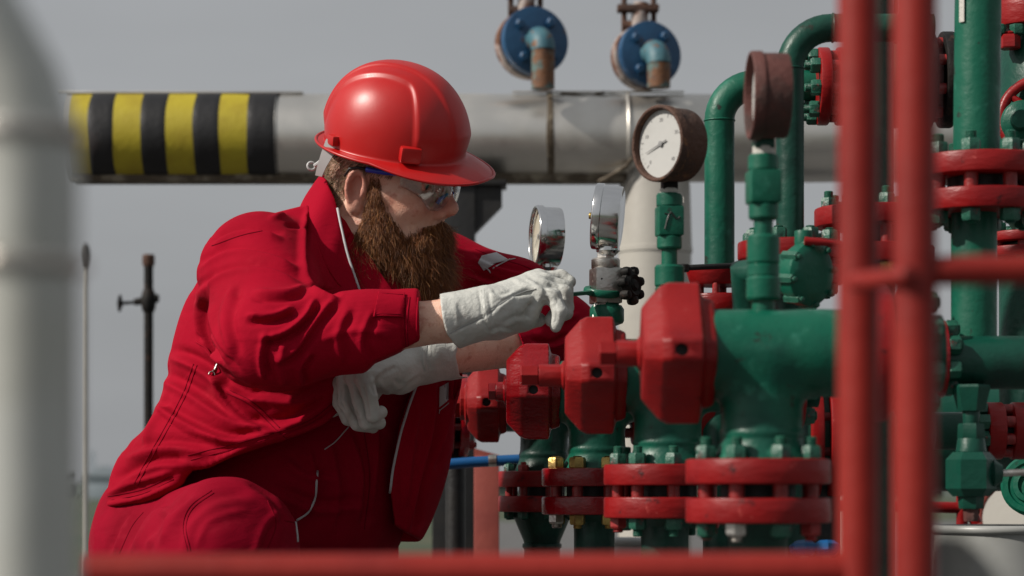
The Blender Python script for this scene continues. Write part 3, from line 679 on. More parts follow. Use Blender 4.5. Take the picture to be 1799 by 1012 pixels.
# ------------------------------------------------------------------ right-hand riser with the big red flange
d = 3.25; cx_ = P(1719, 0, d).x
t = thing('flanged_riser', 'green riser at right edge with big bolted red flange pair', 'pipe', (cx_, d, 0))
MB().cyl((cx_ - .003, d, zz(283, d)), (cx_, d, zz(-60, d)), 40.5 * S(d), seg=48).build('upper_pipe', M['green'], t)
MB().cyl((cx_ - .006, d, zz(600, d)), (cx_ - .006, d, zz(375, d)), 40 * S(d), seg=48).build('lower_pipe', M['green'], t)
flange_pair(t, (cx_ + .004, d, zz(326, d)), (0, 0, 1), 113 * S(d), .028, .0195, M['red'], 8, 88 * S(d), 'g', 'g2', phase=math.pi / 8, seg=72, sc_=1.1)
MB().box((cx_ - .0265, d - .0215, zz(14, d)), (.0085, .0006, .046), Matrix.Rotation(-.9, 3, 'Z')).build('paper_tag', M['tape'], t)
# horizontal branch
c0 = P(1640, 637, 3.2); t2 = thing('branch_pipe', 'green horizontal pipe joining the right edge riser at mid height', 'pipe', (cx_, 3.2, zz(685, 3.2)))
MB().cyl(P(1655, 637, 3.2), P(1990, 637, 3.2), 47 * S(3.2), seg=48).build('pipe', M['green_dark'], t2)
flange_pair(t2, P(1632, 630, 3.2), (1, 0, 0), .052, .016, .008, M['red_gloss'], 8, top='g2', bot='g2')
# drain valve below
d = 3.17; vx = P(1706, 0, d).x; t = thing('drain_valve', 'dark green hexagonal drain valve hanging beneath the branch pipe', 'valve', (vx, d, zz(915, d)))
def ring(nm, y0, y1, hw0, hw1, sides, m_, ph=.2):
    r0 = hw0 * S(d); r1 = hw1 * S(d); z1 = zz(y0, d); z0 = zz(y1, d); MB().lathe([(r1 * .94, z0 - z1), (r1, (z0 - z1) * .9), (r0, (z0 - z1) * .1), (r0 * .94, 0)], (vx, d, z1), (0, 0, 1), sides, phase=ph).build(nm, m_, t, 30)
ring('bushing', 676, 722, 34, 25, 6, M['green_dark']); ring('nipple', 720, 748, 15, 14, 16, M['green_dark']); ring('gland_nut', 744, 772, 23, 24, 6, M['green_dark']); ring('gland', 770, 796, 24, 27, 24, M['green_dark'])
MB().lathe([(.024, 0), (.033, .010), (.033, .048), (.024, .058)], (vx, d, zz(872, d)), (0, 0, 1), 6, phase=.45).build('hex_body', M['green_dark'], t, 25)
ring('lower_nut', 866, 894, 24, 22, 6, M['green_dark']); ring('plug', 892, 916, 14, 13, 6, M['rust_red'])
MB().cyl((vx + .03, d, zz(832, d)), (vx + .13, d - .01, zz(826, d)), .0048, seg=14).build('drain_tube', M['steel'], t)
MB().lathe([(.016, .022), (.02, .028), (.012, .04)], (vx, d, zz(832, d)), (1, 0, 0), 20).build('side_port', M['green_dark'], t, 30)
# vertical red flanges behind the drain valve
d = 3.6; t = thing('flanged_joint', 'bright red flange pair on edge, low at the right border', 'flange', P(1770, 830, d))
flange_pair(t, P(1768, 757, d), (1, 0, 0), 48 * S(d) * 1.05, .026, .012, M['red'], 8, top='g2', bot='g2')
MB().cyl(P(1640, 757, d), P(1742, 757, d), .028, seg=28).build('pipe_stub', M['green_dark'], t); MB().cyl(P(1795, 757, d), P(1900, 757, d), .028, seg=28).build('pipe_stub', M['green_dark'], t)
# second riser at the right border, farther back
d = 3.95; cx_ = P(1822, 0, d).x; t = thing('gate_valve', 'dark green gate valve riser with red flanges, cut off by the right border', 'valve', (cx_, d, 0))
MB().cyl((cx_, d, zz(760, d)), (cx_, d, zz(430, d)), 66 * S(d), seg=40).build('riser', M['green_dark'], t)
flange_pair(t, (cx_ - .012, d, zz(432, d)), (0, 0, 1), 82 * S(d), .016, .008, M['red'], 8, top='g2', bot='g2')
MB().lathe([(.05, 0), (.070, .03), (.088, .06), (.090, .20), (.085, .30), (.07, .335)], (cx_ + .022, d, zz(420, d)), (0, 0, 1), 40).build('valve_body', M['green_dark'], t, 40)  # body enlarged so its dark mass stands for the shadows beside the riser
MB().lathe(disc_prof(.075, .05), (cx_, d, zz(52, d)), (0, 0, 1), 40).build('bonnet_flange', M['red'], t, 40)
o = place('nut', mk_nut(.018, .022, M['red'], .006), t, P(1773, 86, d - .06), Matrix.Rotation(.3, 3, 'Z'))
for k in range(5): o = place('nut', NUT['g2'], t, Vector((cx_ - .075 + .03 * k, d - .06, zz(56, d))), rotz((0, 0, -1)))
MB().lathe([(.012, 0), (.03, .004), (.034, .012), (.03, .02), (.018, .024), (.014, .04)], P(1797, 215, d - .10), (-.3, -1, 0), 32).build('packing_gland', M['green'], t, 40)
MB().torus(P(1828, 205, d - .09), (-.25, -1, .15), 66 * S(d), .0085, 48, 12).build('hand_wheel', M['red'], t, 180)
for k in range(3):
    a = k * math.pi * 2 / 3 + .4; x_, y_, z_ = basis((-.25, -1, .15)); pc = P(1828, 205, d - .09); MB().cyl(pc, pc + (x_ * math.cos(a) + y_ * math.sin(a)) * 64 * S(d), .006, seg=10).build('wheel_spoke', M['red'], t)
# blind end cap with stepped rings, low at the right border
d = 3.8; t = thing('end_cap', 'green stepped end cap low at the right border above the white drum', 'cap', P(1815, 905, d))
MB().lathe([(.048, -.03), (.048, 0), (.044, .005), (.036, .005), (.034, .002), (.030, .002), (.028, .009), (.020, .010), (.018, .005), (.012, .005), (.010, .016), (.001, .018)], P(1812, 852, d), (-.35, -1, .1), 40).build('cap', M['green'], t, 30)
MB().cyl(P(1812, 852, d + .02), P(1850, 852, d + .3), .035, seg=24).build('pipe_stub', M['green_dark'], t)
d = 4.35; t = thing('added_header', 'added thick dark green header pipe filling the shadowed gap low behind the risers at right', 'pipe', P(1650, 865, d))  # added pipe, its dark bulk stands for the shadows behind the risers
MB().cyl(P(1350, 765, d), P(2050, 765, d), 98 * S(d), seg=48).build('barrel', M['green_dark'], t)
for px_ in (1440, 1850): MB().box(Vector((P(px_, 0, d).x, d, (zz(850, d) + .006) / 2)), (.06, .12, zz(850, d) - .006), None, .004).build('saddle', M['black'], t)
flange_pair(t, P(1440, 765, d), (1, 0, 0), 122 * S(d), .022, .012, M['red'], 10, top='g2', bot='g2')
# ------------------------------------------------------------------ low background clutter
def drum(label, px, ytop, d, r, mt=M['drum'], h=None):
    c = P(px, ytop, d); t = thing('drum', label, 'drum', (c.x, d, 0.012)); h = c.z - .012
    mb = MB(); mb.lathe([(r * .97, 0), (r, .008), (r, h * .33), (r * 1.012, h * .34), (r, h * .35), (r, h * .66), (r * 1.012, h * .67), (r, h * .68), (r, h - .012)], (c.x, d, .012), (0, 0, 1), 56); mb.build('shell', mt, t, 40)
    MB().torus((c.x, d, c.z - .008), (0, 0, 1), r, .008, 56, 10).build('rim', mt, t, 180)
    MB().lathe([(r * .985, -.004), (r * .9, -.006), (1e-4, -.006)], (c.x, d, c.z - .006), (0, 0, 1), 48, caps=False).build('lid', mt, t, 40)
    return t
drum('white drum with rolled rim at the lower right corner', 1758, 922, 4.3, 118 * S(4.3))
drum('cream drum behind the nearest flange, left of the red posts', 1500, 838, 5.2, 60 * S(5.2), M['white_pipe'])
t = drum('pale bucket seen between two risers above the bottom rail', 1102, 944, 4.9, 42 * S(4.9))
d = 4.6; t = thing('red_handrail', 'thin red handrail crossing low behind the posts', 'rail', P(1600, 1000, d))
MB().tube([P(1440, 888, d), P(1600, 890, d), P(1720, 893, d)], .011, 14).build('rail', M['red'], t)
MB().cyl(P(1690, 872, d), P(1716, 920, d), .011, seg=14).build('brace', M['red'], t); MB().cyl(P(1690, 860, d), Vector((P(1690, 0, d).x, d, .01)), .011, seg=14).build('post', M['red'], t)
t = thing('cable_reel', 'cream and pink round reel edge low at the right, behind the drum', 'reel', P(1770, 935, 5.0))
MB().torus(P(1790, 910, 5.0), (-.3, -1, .3), .085, .016, 48, 12).build('reel_rim', M['pinkred'], t, 180); MB().lathe([(1e-4, 0), (.075, 0), (.075, .02), (1e-4, .02)], P(1790, 910, 5.01), (-.3, -1, .3), 40, caps=False).build('reel_side', M['white_pipe'], t)
for k, (px, w) in enumerate(((1412, 24), (1452, 22))):
    c = P(px, 966, 3.3); t = thing('tap_handle', ['blue wing tap handle under the nearest flange, left one', 'blue wing tap handle under the nearest flange, right one beside the post'][k], 'tap', (c.x, 3.3, c.z - .01), 'blue tap handles')
    MB().lathe([(.012, -.008), (.019, -.002), (.020, .006), (.012, .012)], c, (0, .2, 1), 7).build('wing', M['blue_hose'], t, 30); MB().cyl(c - Vector((0, 0, .12)), c, .006, seg=12).build('spindle', M['steel'], t)
# black steel pipe support
d = 6.9; t = thing('pipe_support', 'black steel support column with gusset beneath the silver pipe', 'support', (P(797, 0, d).x, d, 0))
MB().box(((P(760, 0, d).x + P(835, 0, d).x) / 2, d, zz(320, d) / 2), (75 * S(d), .10, zz(320, d)), None, .004).build('column', M['black'], t)
mb = MB(); g0 = P(833, 320, d); ex = Vector((1, 0, 0)); ez = Vector((0, 0, 1)); k = S(d)
mb.prism([(0, 0), (49 * k, 0), (49 * k, -42 * k), (0, -92 * k)], g0, ex, ez, Vector((0, 1, 0)), -.04, .04); mb.build('gusset', M['black'], t)
MB().box(P(815, 325, d), (150 * k, .12, 10 * k), None, .003).build('saddle_plate', M['black'], t)
# faded red column
d = 5.6; t = thing('red_column', 'sun-faded red steel column behind the farthest tee', 'column', (P(855, 0, d).x, d, 0))
MB().box(((P(855, 0, d).x), d, (zz(800, d) + .008) / 2), (44 * S(d), .07, zz(800, d) - .008), None, .004).build('post', M['pinkred'], t)
MB().prism([(-22 * S(d), 0), (22 * S(d), -12 * S(d)), (22 * S(d), -30 * S(d)), (-22 * S(d), -30 * S(d))], P(855, 788, d), ex, ez, Vector((0, 1, 0)), -.034, .034).build('cap_plate', M['pinkred'], t)
# blue hose
d = 4.6; t = thing('blue_hose', 'bright blue hose running level behind the farthest tee', 'hose', P(840, 830, d))
MB().tube([P(700, 822, d), P(770, 817, d), P(830, 812, d), P(905, 808, d), P(985, 806, d), P(1480, 803, d)], 9.5 * S(d), 16).build('hose', M['blue_hose'], t)
MB().cyl(P(858, 809.6, d), P(872, 809, d), 10.8 * S(d), seg=16).build('clamp_band', M['steel'], t)
# extra red flanges behind the farthest tee
d = 4.75; t = thing('flanged_joint', 'red flange on edge between the worker and the farthest red cap', 'flange', P(800, 860, d))
flange_pair(t, P(800, 730, d), (1, .1, 0), 72 * S(d), .018, .012, M['red_gloss'], 8, top='r', bot='r', sc_=.8)
MB().cyl(P(812, 730, d), P(960, 730, d), .032, seg=28).build('pipe_stub', M['green_dark'], t)
MB().cyl(P(800, 730, d + .02), Vector((P(800, 0, d).x, d + .02, .01)), .02, seg=24).build('support_leg', M['black'], t)
# ------------------------------------------------------------------ silver pipeline
d = 7.0; k = S(d); yc = 243; R0 = 77.5 * k
pc = lambda px: Vector((P(px, 0, d).x, d, zz(yc, d)))
t = thing('silver_pipeline', 'large silver clad pipeline with black and yellow bands behind the worker', 'pipeline', (P(900, 0, d).x, d, zz(yc, d) - R0))
def clad(x0, x1, r, nm='cladding_sheet'):
    a = pc(x0); L = (x1 - x0) * k; n = 10
    MB().lathe([(r - .02, .0005)] + [(r + .0008 * math.sin(i * 2.1 + x0), L * i / n) for i in range(n + 1)] + [(r - .02, L - .0005)], a, (1, 0, 0), 72).build(nm, M['clad'], t, 40)
clad(122, 490, R0); clad(489.6, 966, R0 * .997); clad(965, 1104, R0 * 1.004); clad(1103, 1500, R0 * .992); clad(1499, 2050, R0 * .999)
rb = random.Random(5)
def band(nm, x0, x1, m_, r, wob0, wob1, zmax=2 * math.pi):
    n = 72; a = pc(0); vs = []; fs = []; b = [[rb.uniform(-1, 1) for _ in range(9)] for _ in range(2)]
    cols = 8
    for i in range(n):
        th = 2 * math.pi * i / n
        w = [sum(b[e][q] * math.sin(th * (q % 5 + 1) + q) for q in range(9)) / 3 for e in range(2)]
        for c_ in range(cols):
            f_ = c_ / (cols - 1); xx = (x0 + wob0 * w[0]) * (1 - f_) + (x1 + wob1 * w[1]) * f_
            rr = r - (.003 if c_ in (0, cols - 1) else 0)
            vs.append(Vector((pc(xx).x, a.y + rr * math.cos(th), a.z + rr * math.sin(th))))
    for i in range(n):
        for c_ in range(cols - 1): fs.append((i * cols + c_, i * cols + c_ + 1, ((i + 1) % n) * cols + c_ + 1, ((i + 1) % n) * cols + c_))
    MB().add(vs, fs).build(nm, m_, t, 60)
band('yellow_band', 123, 466, M['yellow'], R0 + .0025, 0, 2)
for x0, x1 in ((166, 213), (256, 304), (347, 396), (441, 493)): band('black_band', x0, x1, M['black_paint'], R0 + .0045, 1.5, 1.5)
band('seam_stain', 960, 972, M['stain'], R0 * 1.004 + .002, 2, 2)
MB().torus(pc(1102), (1, 0, 0), R0 * 1.005, .006, 72, 8).build('joint_bead', M['clad'], t, 180)
MB().torus(pc(490), (1, 0, 0), R0 * 1.0, .003, 72, 8).build('joint_bead', M['clad'], t, 180)
# folded lock seam along the top and rail along the bottom
MB().box(Vector((P(320, 0, d).x, d - .045, zz(167, d))), (430 * k, .012, .007), None, .002).build('lock_seam', M['clad'], t)
MB().box(Vector((P(1050, 0, d).x, d - .045, zz(166, d))), (300 * k, .012, .006), None, .002).build('lock_seam', M['clad'], t)
MB().box(Vector((P(620, 0, d).x, d - .02, zz(316, d))), (980 * k, .09, .022), None, .003).build('bottom_rail', M['stain'], t)
# lifted sheet edge near the first blue flange
MB().tube([P(985, 164, d - .05), P(1010, 166, d - .05), P(1040, 168, d - .05), P(1062, 162, d - .05)], .004, 8).build('lifted_sheet_edge', M['stain'], t)
# white vertical branch
bc = P(1150, 0, d); mb = MB(); zc = zz(yc, d)
mb.lathe([(64 * k, .012 - zc), (64 * k, zz(446, d) - zc), (66 * k, zz(445, d) - zc), (66 * k, zz(436, d) - zc), (65 * k, zz(435, d) - zc), (62 * k, zz(330, d) - zc), (56 * k, zz(296, d) - zc), (48 * k, zz(262, d) - zc)], (bc.x, d - .01, zc), (0, 0, 1), 56)
mb.build('down_leg', M['white_pipe'], t, 40)
MB().tube([P(1052, 320, d - .085), P(1075, 308, d - .095), P(1100, 292, d - .105), P(1112, 276, d - .11)], .007, 8).build('saddle_seam', M['stain'], t)
# ------------------------------------------------------------------ two blue flange assemblies on the pipeline
def vent(label, px, yb, dd, cxp, cyp, rr):
    d = dd; k = S(d); t = thing('blue_vent_flange', label, 'flange', (P(px, 0, d).x, d, zz(yb, d)), 'blue vent flanges on the silver pipe')
    ax = Vector((.34, -.93, .06)).normalized(); c = P(cxp, cyp, d - .07); r = rr * k
    MB().lathe(disc_prof(r, .030, .004), c - ax * .032, ax, 56).build('blue_flange', M['blue'], t, 40)
    MB().lathe(disc_prof(r * 1.0, .035, .004), c - ax * .085, ax, 56).build('back_flange', M['flaking'], t, 40)
    MB().cyl(c - ax * .055, c - ax * .03, r * .7, seg=32).build('gasket', M['rust'], t)
    x, y, z = basis(ax); hd = meshof(MB().lathe([(.0215, 0), (.022, .003), (.022, .012), (.018, .016)], (0, 0, 0), (0, 0, 1), 8), 'bolt_head', M['blue'])
    bt = meshof(MB().lathe([(.013, 0), (.014, .003), (.014, .014), (.010, .017)], (0, 0, 0), (0, 0, 1), 6), 'bolt_head', M['blue'])
    for q in range(4):
        a = math.pi / 4 + q * math.pi / 2 + .1; o = place('bolt_head', bt, t, c + (x * math.cos(a) + y * math.sin(a)) * r * .68 - ax * .002, rotz(ax))
    # elbow from the flange centre down to the pipe
    p0 = c - ax * .01; path = [p0, c + ax * .008]; e = c + ax * .008; dn = Vector((0, 0, -1)); Rr = .042
    for q in range(1, 9):
        a = math.pi / 2 * q / 8; path.append(e + ax * (Rr * math.sin(a)) + dn * (Rr * (1 - math.cos(a))))
    MB().tube(path, 21 * k, 24).build('elbow', M['blue_pale'], t)
    b = path[-1]; MB().tube([b, Vector((b.x, b.y, zz(yb, d)))], 20 * k, 24).build('stub_pipe', M['blue_rust'], t)
    # rusty bits on top / behind
    mb = MB(); q0 = c - ax * .10; mb.tube([q0, q0 + Vector((0, 0, r * .8)), q0 + Vector((0.01, 0, r * 1.8))], [.03, .028, .022], 16)
    mb.build('rusty_neck', M['flaking'], t)
    mb = MB(); q1 = q0 + Vector((.0, 0, r * 1.08))
    mb.cyl(q1 + Vector((-.045, 0, 0)), q1 + Vector((.05, 0, 0)), .016, seg=12); mb.cyl(q1 + Vector((-.04, 0, -.03)), q1 + Vector((-.04, 0, .08)), .008, seg=8); mb.cyl(q1 + Vector((.045, 0, -.03)), q1 + Vector((.045, 0, .08)), .008, seg=8)
    mb.box(q1 + Vector((0, 0, .05)), (.12, .05, .018), None, .003)
    mb.build('yoke', M['rust'], t)
vent('left blue vent flange with rusty elbow on the silver pipe', 948, 168, 6.95, 943, 70, 60)
vent('right blue vent flange with rusty elbow on the silver pipe', 1147, 166, 6.95, 1145, 93, 57)
# ------------------------------------------------------------------ standpipe and pole at left
d = 8.0; k = S(d); x0 = P(261, 0, d).x; t = thing('standpipe', 'black iron standpipe with small side valve behind the worker', 'pipe', (x0, d, 0))
MB().cyl((x0, d, .004), (x0, d, zz(452, d)), 8.2 * k, seg=20).build('pipe', M['black_rust'], t)
MB().lathe([(9 * k, 0), (11 * k, 4 * k), (11 * k, 18 * k), (9 * k, 21 * k)], (x0, d, zz(468, d)), (0, 0, 1), 16).build('cap', M['rust'], t, 30)
MB().lathe([(8 * k, -22 * k), (11 * k, -18 * k), (13 * k, -8 * k), (14 * k, 4 * k), (11 * k, 14 * k), (9 * k, 20 * k)], (x0, d, zz(528, d)), (0, 0, 1), 16).build('valve_body', M['black_rust'], t, 40)
mb = MB(); mb.cyl(P(276, 524, d), P(236, 531, d), 8 * k, 6 * k, 14); mb.cyl(P(238, 531, d), P(212, 533, d), 3 * k, seg=10); mb.cyl(P(215, 533, d), P(207, 533, d), 7 * k, seg=14); mb.build('side_valve', M['black_rust'], t, 40)
MB().lathe([(2 * k, 0), (15 * k, k), (15 * k, 4 * k), (2 * k, 5 * k)], P(213, 533, d), (-1, 0, .05), 20).build('hand_wheel', M['black_rust'], t, 40)
MB().cyl(P(268, 524, d), P(279, 524, d), 7 * k, seg=8).build('end_plug', M['black_rust'], t)
d = 14; k = S(d); x0 = P(149, 0, d).x; t = thing('marker_pole', 'thin pale pole with dark oval head beside the grey pipe', 'pole', (x0, d, 0))
MB().cyl((x0, d, .004), (x0, d, zz(470, d)), 5.5 * k, 4 * k, 14).build('pole', M['white_pipe'], t)
MB().lathe([(3 * k, 0), (7 * k, 12 * k), (9 * k, 28 * k), (7 * k, 42 * k), (2 * k, 48 * k)], (x0, d, zz(476, d)), (0, 0, 1), 16).build('head', M['black_rust'], t, 60)
# ------------------------------------------------------------------ foreground: grey bent pipe and red railing (both out of focus)
d = .88; k = S(d); r = 100 * k; x0 = P(38, 0, d).x; t = thing('grey_bent_pipe', 'large out-of-focus pale grey bent pipe at the left border', 'pipe', (x0, d, 0))
p0 = Vector((x0, d, .004)); zt = zz(205, d); dr = Vector((-.50, 0, .866)); path = [p0, Vector((x0, d, zt - .03)), Vector((x0, d, zt - .012)), Vector((x0, d, zt)) + dr * .012, Vector((x0, d, zt)) + dr * .03, Vector((x0, d, zt)) + dr * .5]
MB().tube(path, r, 56).build('pipe', M['grey_paint'], t)
for yy, tl in ((236, 0), (466, 0)): MB().torus((x0 - (.0015 if tl else 0), d, zz(yy, d)), (tl, 0, 1), r * .995, .0035, 56, 8).build('joint_ring', M['steel'], t, 180)
d = 1.52; k = S(d); t = thing('red_railing', 'out-of-focus red tube railing with two posts in the foreground', 'railing', (P(1560, 0, d).x, d, 0))
MB().cyl((P(1512, 0, d).x, d + .01, 0), (P(1512, 0, d).x, d + .01, zz(-80, d)), 37 * k, seg=36).build('post', M['red_rail'], t)
d2 = 1.46; k2 = S(d2); MB().cyl((P(1607, 0, d2).x, d2, 0), (P(1607, 0, d2).x, d2, zz(-80, d2)), 39 * k2, seg=36).build('post', M['red_rail'], t)
MB().cyl((P(145, 0, d).x, d + .012, zz(1008, d)), (P(1500, 0, d).x, d + .012, zz(1004, d)), 33 * k, seg=32).build('bottom_rail', M['red_rail'], t)
MB().cyl((P(1615, 0, d2).x, d2, zz(476, d2)), (P(1990, 0, d2).x, d2, zz(472, d2)), 27 * k2, seg=28).build('middle_rail', M['red_rail'], t)
MB().cyl(P(1500, 496, d - .025), P(1600, 484, d2 - .02), 17 * k, seg=24, bev=.002).build('cross_bar', M['red_rail'], t)
zb = zz(1008, d)
MB().cyl((P(170, 0, d).x, d + .012, 0), (P(170, 0, d).x, d + .012, zb), 30 * k, seg=24).build('short_post', M['red_rail'], t)
# ------------------------------------------------------------------ faint far structures on the horizon
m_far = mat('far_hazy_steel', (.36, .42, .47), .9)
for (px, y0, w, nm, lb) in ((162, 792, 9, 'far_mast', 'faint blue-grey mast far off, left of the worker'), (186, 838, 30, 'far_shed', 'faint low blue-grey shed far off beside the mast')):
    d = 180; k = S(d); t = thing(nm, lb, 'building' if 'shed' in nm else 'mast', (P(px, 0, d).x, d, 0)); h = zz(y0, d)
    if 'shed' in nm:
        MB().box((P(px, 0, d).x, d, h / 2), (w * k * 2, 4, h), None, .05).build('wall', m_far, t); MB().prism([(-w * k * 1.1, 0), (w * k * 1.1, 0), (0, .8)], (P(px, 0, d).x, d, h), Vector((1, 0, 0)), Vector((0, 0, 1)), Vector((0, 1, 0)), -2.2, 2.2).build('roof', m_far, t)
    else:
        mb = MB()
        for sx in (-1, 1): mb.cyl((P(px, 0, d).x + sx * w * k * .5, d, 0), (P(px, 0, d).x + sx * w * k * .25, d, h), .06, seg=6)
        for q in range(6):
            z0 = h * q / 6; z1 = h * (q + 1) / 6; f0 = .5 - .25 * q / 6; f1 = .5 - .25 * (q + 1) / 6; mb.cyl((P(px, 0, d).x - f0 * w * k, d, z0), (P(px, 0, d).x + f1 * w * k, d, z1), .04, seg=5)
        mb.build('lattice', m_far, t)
# ------------------------------------------------------------------ the worker
NV = lambda v: np.array(v, np.float32)
m_skin = mat('skin', (1.0, .64, .49), .5, c2=(.92, .52, .38), vs=30, bump=.3, bs=420, spec=.4, c3=(.74, .34, .25), c3s=55, c3lo=.52, c3hi=.70)
bs_ = m_skin.node_tree.nodes['Principled BSDF']; bs_.inputs['Subsurface Weight'].default_value = .12; bs_.inputs['Subsurface Radius'].default_value = (.006, .0025, .0015); bs_.inputs['Subsurface Scale'].default_value = 1.0
def cloth_mat(name, c, c2):
    m = mat(name, c, .85, c2=c2, vs=7, spec=.08, bump=0, c3=tuple(x * 1.25 + .012 for x in c), c3s=14, c3lo=.58, c3hi=.80, rust=tuple(x * .8 for x in c), rs=5.5, rlo=.60, rhi=.78)
    t = m.node_tree; b = t.nodes['Principled BSDF']; co = t.nodes.new('ShaderNodeTexCoord'); L = t.links.new
    n1 = t.nodes.new('ShaderNodeTexNoise'); n1.inputs['Scale'].default_value = 900; n1.inputs['Detail'].default_value = 2
    n2 = t.nodes.new('ShaderNodeTexNoise'); n2.inputs['Scale'].default_value = 22; n2.inputs['Detail'].default_value = 6; n2.inputs['Distortion'].default_value = .8
    mp = t.nodes.new('ShaderNodeMapping'); mp.inputs['Rotation'].default_value = (.3, .5, .4); mp.inputs['Scale'].default_value = (.5, 1, 1.6); L(co.outputs['Object'], mp.inputs[0]); L(mp.outputs[0], n2.inputs[0]); L(co.outputs['Object'], n1.inputs[0])
    b1 = t.nodes.new('ShaderNodeBump'); b1.inputs['Strength'].default_value = .25; b1.inputs['Distance'].default_value = .001; L(n1.outputs[0], b1.inputs['Height'])
    b2 = t.nodes.new('ShaderNodeBump'); b2.inputs['Strength'].default_value = .22; b2.inputs['Distance'].default_value = .012; L(n2.outputs[0], b2.inputs['Height']); L(b1.outputs[0], b2.inputs['Normal']); L(b2.outputs[0], b.inputs['Normal'])
    return m
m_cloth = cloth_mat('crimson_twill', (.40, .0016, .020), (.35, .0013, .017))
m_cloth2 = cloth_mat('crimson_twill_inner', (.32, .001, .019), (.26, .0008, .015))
m_leather = mat('white_glove_leather', (.68, .69, .65), .5, c2=(.60, .61, .57), vs=14, bump=.5, bs=130, bd=5, spec=.35, c3=(.42, .38, .33), c3s=20, c3lo=.56, c3hi=.78, rust=(.30, .26, .22), rs=46, rlo=.68, rhi=.80)
m_helmet = mat('red_helmet_plastic', (.56, .008, .008), .40, c2=(.50, .007, .008), vs=8, bump=.06, bs=30, rvar=.06, rust=(.42, .05, .045), rs=60, rlo=.68, rhi=.80)
m_seam = mat('crimson_seam_thread', (.20, .001, .012), .8, spec=.05)
m_pipe = mat('silver_piping', (.55, .54, .56), .5)
m_white = mat('white_strap_plastic', (.6, .6, .6), .4)
m_bluef = mat('blue_spectacle_frame', (.03, .075, .62), .3)
m_hair = mat('auburn_hair', (.15, .052, .018), .45, c2=(.36, .155, .05), vs=140, vlo=.45, vhi=.65, spec=.4)
t_ = m_hair.node_tree; ca = t_.nodes.new('ShaderNodeVertexColor'); ca.layer_name = 'strand'; cr_ = t_.nodes.new('ShaderNodeValToRGB'); e_ = cr_.color_ramp.elements
e_[0].position = 0; e_[0].color = (.065, .021, .008, 1); e_[1].position = 1; e_[1].color = (.52, .265, .10, 1); q_ = cr_.color_ramp.elements.new(.45); q_.color = (.17, .057, .018, 1); q_ = cr_.color_ramp.elements.new(.82); q_.color = (.31, .118, .037, 1)
t_.links.new(ca.outputs[0], cr_.inputs[0]); t_.links.new(cr_.outputs[0], t_.nodes['Principled BSDF'].inputs['Base Color'])
m_hair2 = mat('short_sandy_hair', (.30, .20, .115), .55, c2=(.21, .135, .07), vs=60, spec=.3)

pw_loc = (P(480, 0, 3.9).x, 3.9, 0)
man = thing('person', 'worker in red overalls, white gloves and red hard hat crouching by the valves', 'person', pw_loc)

# --- head frame
yaw, pit, rol = math.radians(22), math.radians(14), math.radians(12)
hf = NV((math.cos(yaw) * math.cos(pit), -math.sin(yaw) * math.cos(pit), -math.sin(pit)))
u0 = NV((math.cos(yaw) * math.sin(pit), -math.sin(yaw) * math.sin(pit), math.cos(pit))); l0 = np.cross(u0, hf)
hu = u0 * math.cos(rol) - l0 * math.sin(rol); hl = l0 * math.cos(rol) + u0 * math.sin(rol)
HO = NV(P(677, 327, 3.92)); HR = np.stack([hf, hl, hu])          # rows: forward, left, up
def H(f, l, u): return HO + hf * f + hl * l + hu * u

# --- joints
nk = NV(P(622, 452, 3.95))
sR, eR, wR = NV(P(455, 480, 3.82)), NV(P(482, 598, 3.59)), NV(P(790, 563, 3.603))
sL, eL, wL = NV(P(775, 490, 4.12)), NV(P(985, 588, 4.02)), NV(P(770, 625, 3.83))
pel = NV(P(345, 940, 4.02)); kR = NV(P(400, 966, 3.63)); hpR = NV(P(300, 985, 3.97))

def span(lo, hi, step, fine=None):
    if not fine: return np.arange(lo, hi, step)
    a, b, fs = fine; return np.concatenate([np.arange(lo, a, step), np.arange(a, b, fs), np.arange(b, hi, step)])
# ---------------- body (one skin: head, neck, trunk, arms, legs)
hb0 = HO - .17; hb1 = HO + .17
v = Vol(span(-.78, .16, .006, (HO[0] - .14, HO[0] + .16, .0024)), span(3.45, 4.30, .006, (HO[1] - .15, HO[1] + .13, .0024)), span(.02, 1.16, .006, (HO[2] - .13, HO[2] + .11, .0024)))
v.add(Ell(H(-.004, 0, .050), (.100, .079, .090), HR), 0)
v.add(Ell(H(.038, 0, -.018), (.066, .065, .088), HR), .02)
v.add(Ell(H(.050, 0, -.080), (.052, .056, .046), HR), .02)
for s in (-1, 1):
    v.add(Cap(H(.088, 0, .044), H(.074, s * .045, .046), .013, .012), .012)          # brow
    v.add(Ell(H(.066, s * .043, -.010), (.030, .024, .026), HR), .014)               # cheek
    v.add(Cap(H(.02, s * .066, -.004), H(.066, s * .052, .002), .010, .012), .012)   # cheekbone
    v.add(Ell(H(.02, s * .055, -.055), (.035, .022, .04), HR), .015)
for s in (-1, 1): v.sub(Ell(H(.101, s * .033, .021), (.016, .017, .011), HR), .010)
v.chain([H(.094, 0, .030), H(.107, 0, .008), H(.119, 0, -.010)], [.0085, .010, .0125], .010)
v.add(Ell(H(.119, 0, -.013), (.0135, .0135, .0115), HR), .006)
for s in (-1, 1):
    v.add(Ell(H(.107, s * .0135, -.021), (.0130, .0090, .0100), HR), .005)
    v.sub(Ell(H(.112, s * .0075, -.0325), (.006, .0042, .005), HR), .002)
    # eyeball mound with heavy lids
    v.add(Ell(H(.0775, s * .0335, .024), (.0142, .0155, .0142), HR), .003)
    v.add(Cap(H(.0905, s * .024, .027), H(.086, s * .043, .026), .0035), .003)
    v.add(Cap(H(.0895, s * .024, .0165), H(.085, s * .043, .0175), .0028), .003)
v.chain([H(.092, -.024, -.065), H(.103, -.010, -.060), H(.1045, 0, -.0615), H(.103, .010, -.060), H(.092, .024, -.065)], [.004, .0068, .0065, .0068, .004], .006)
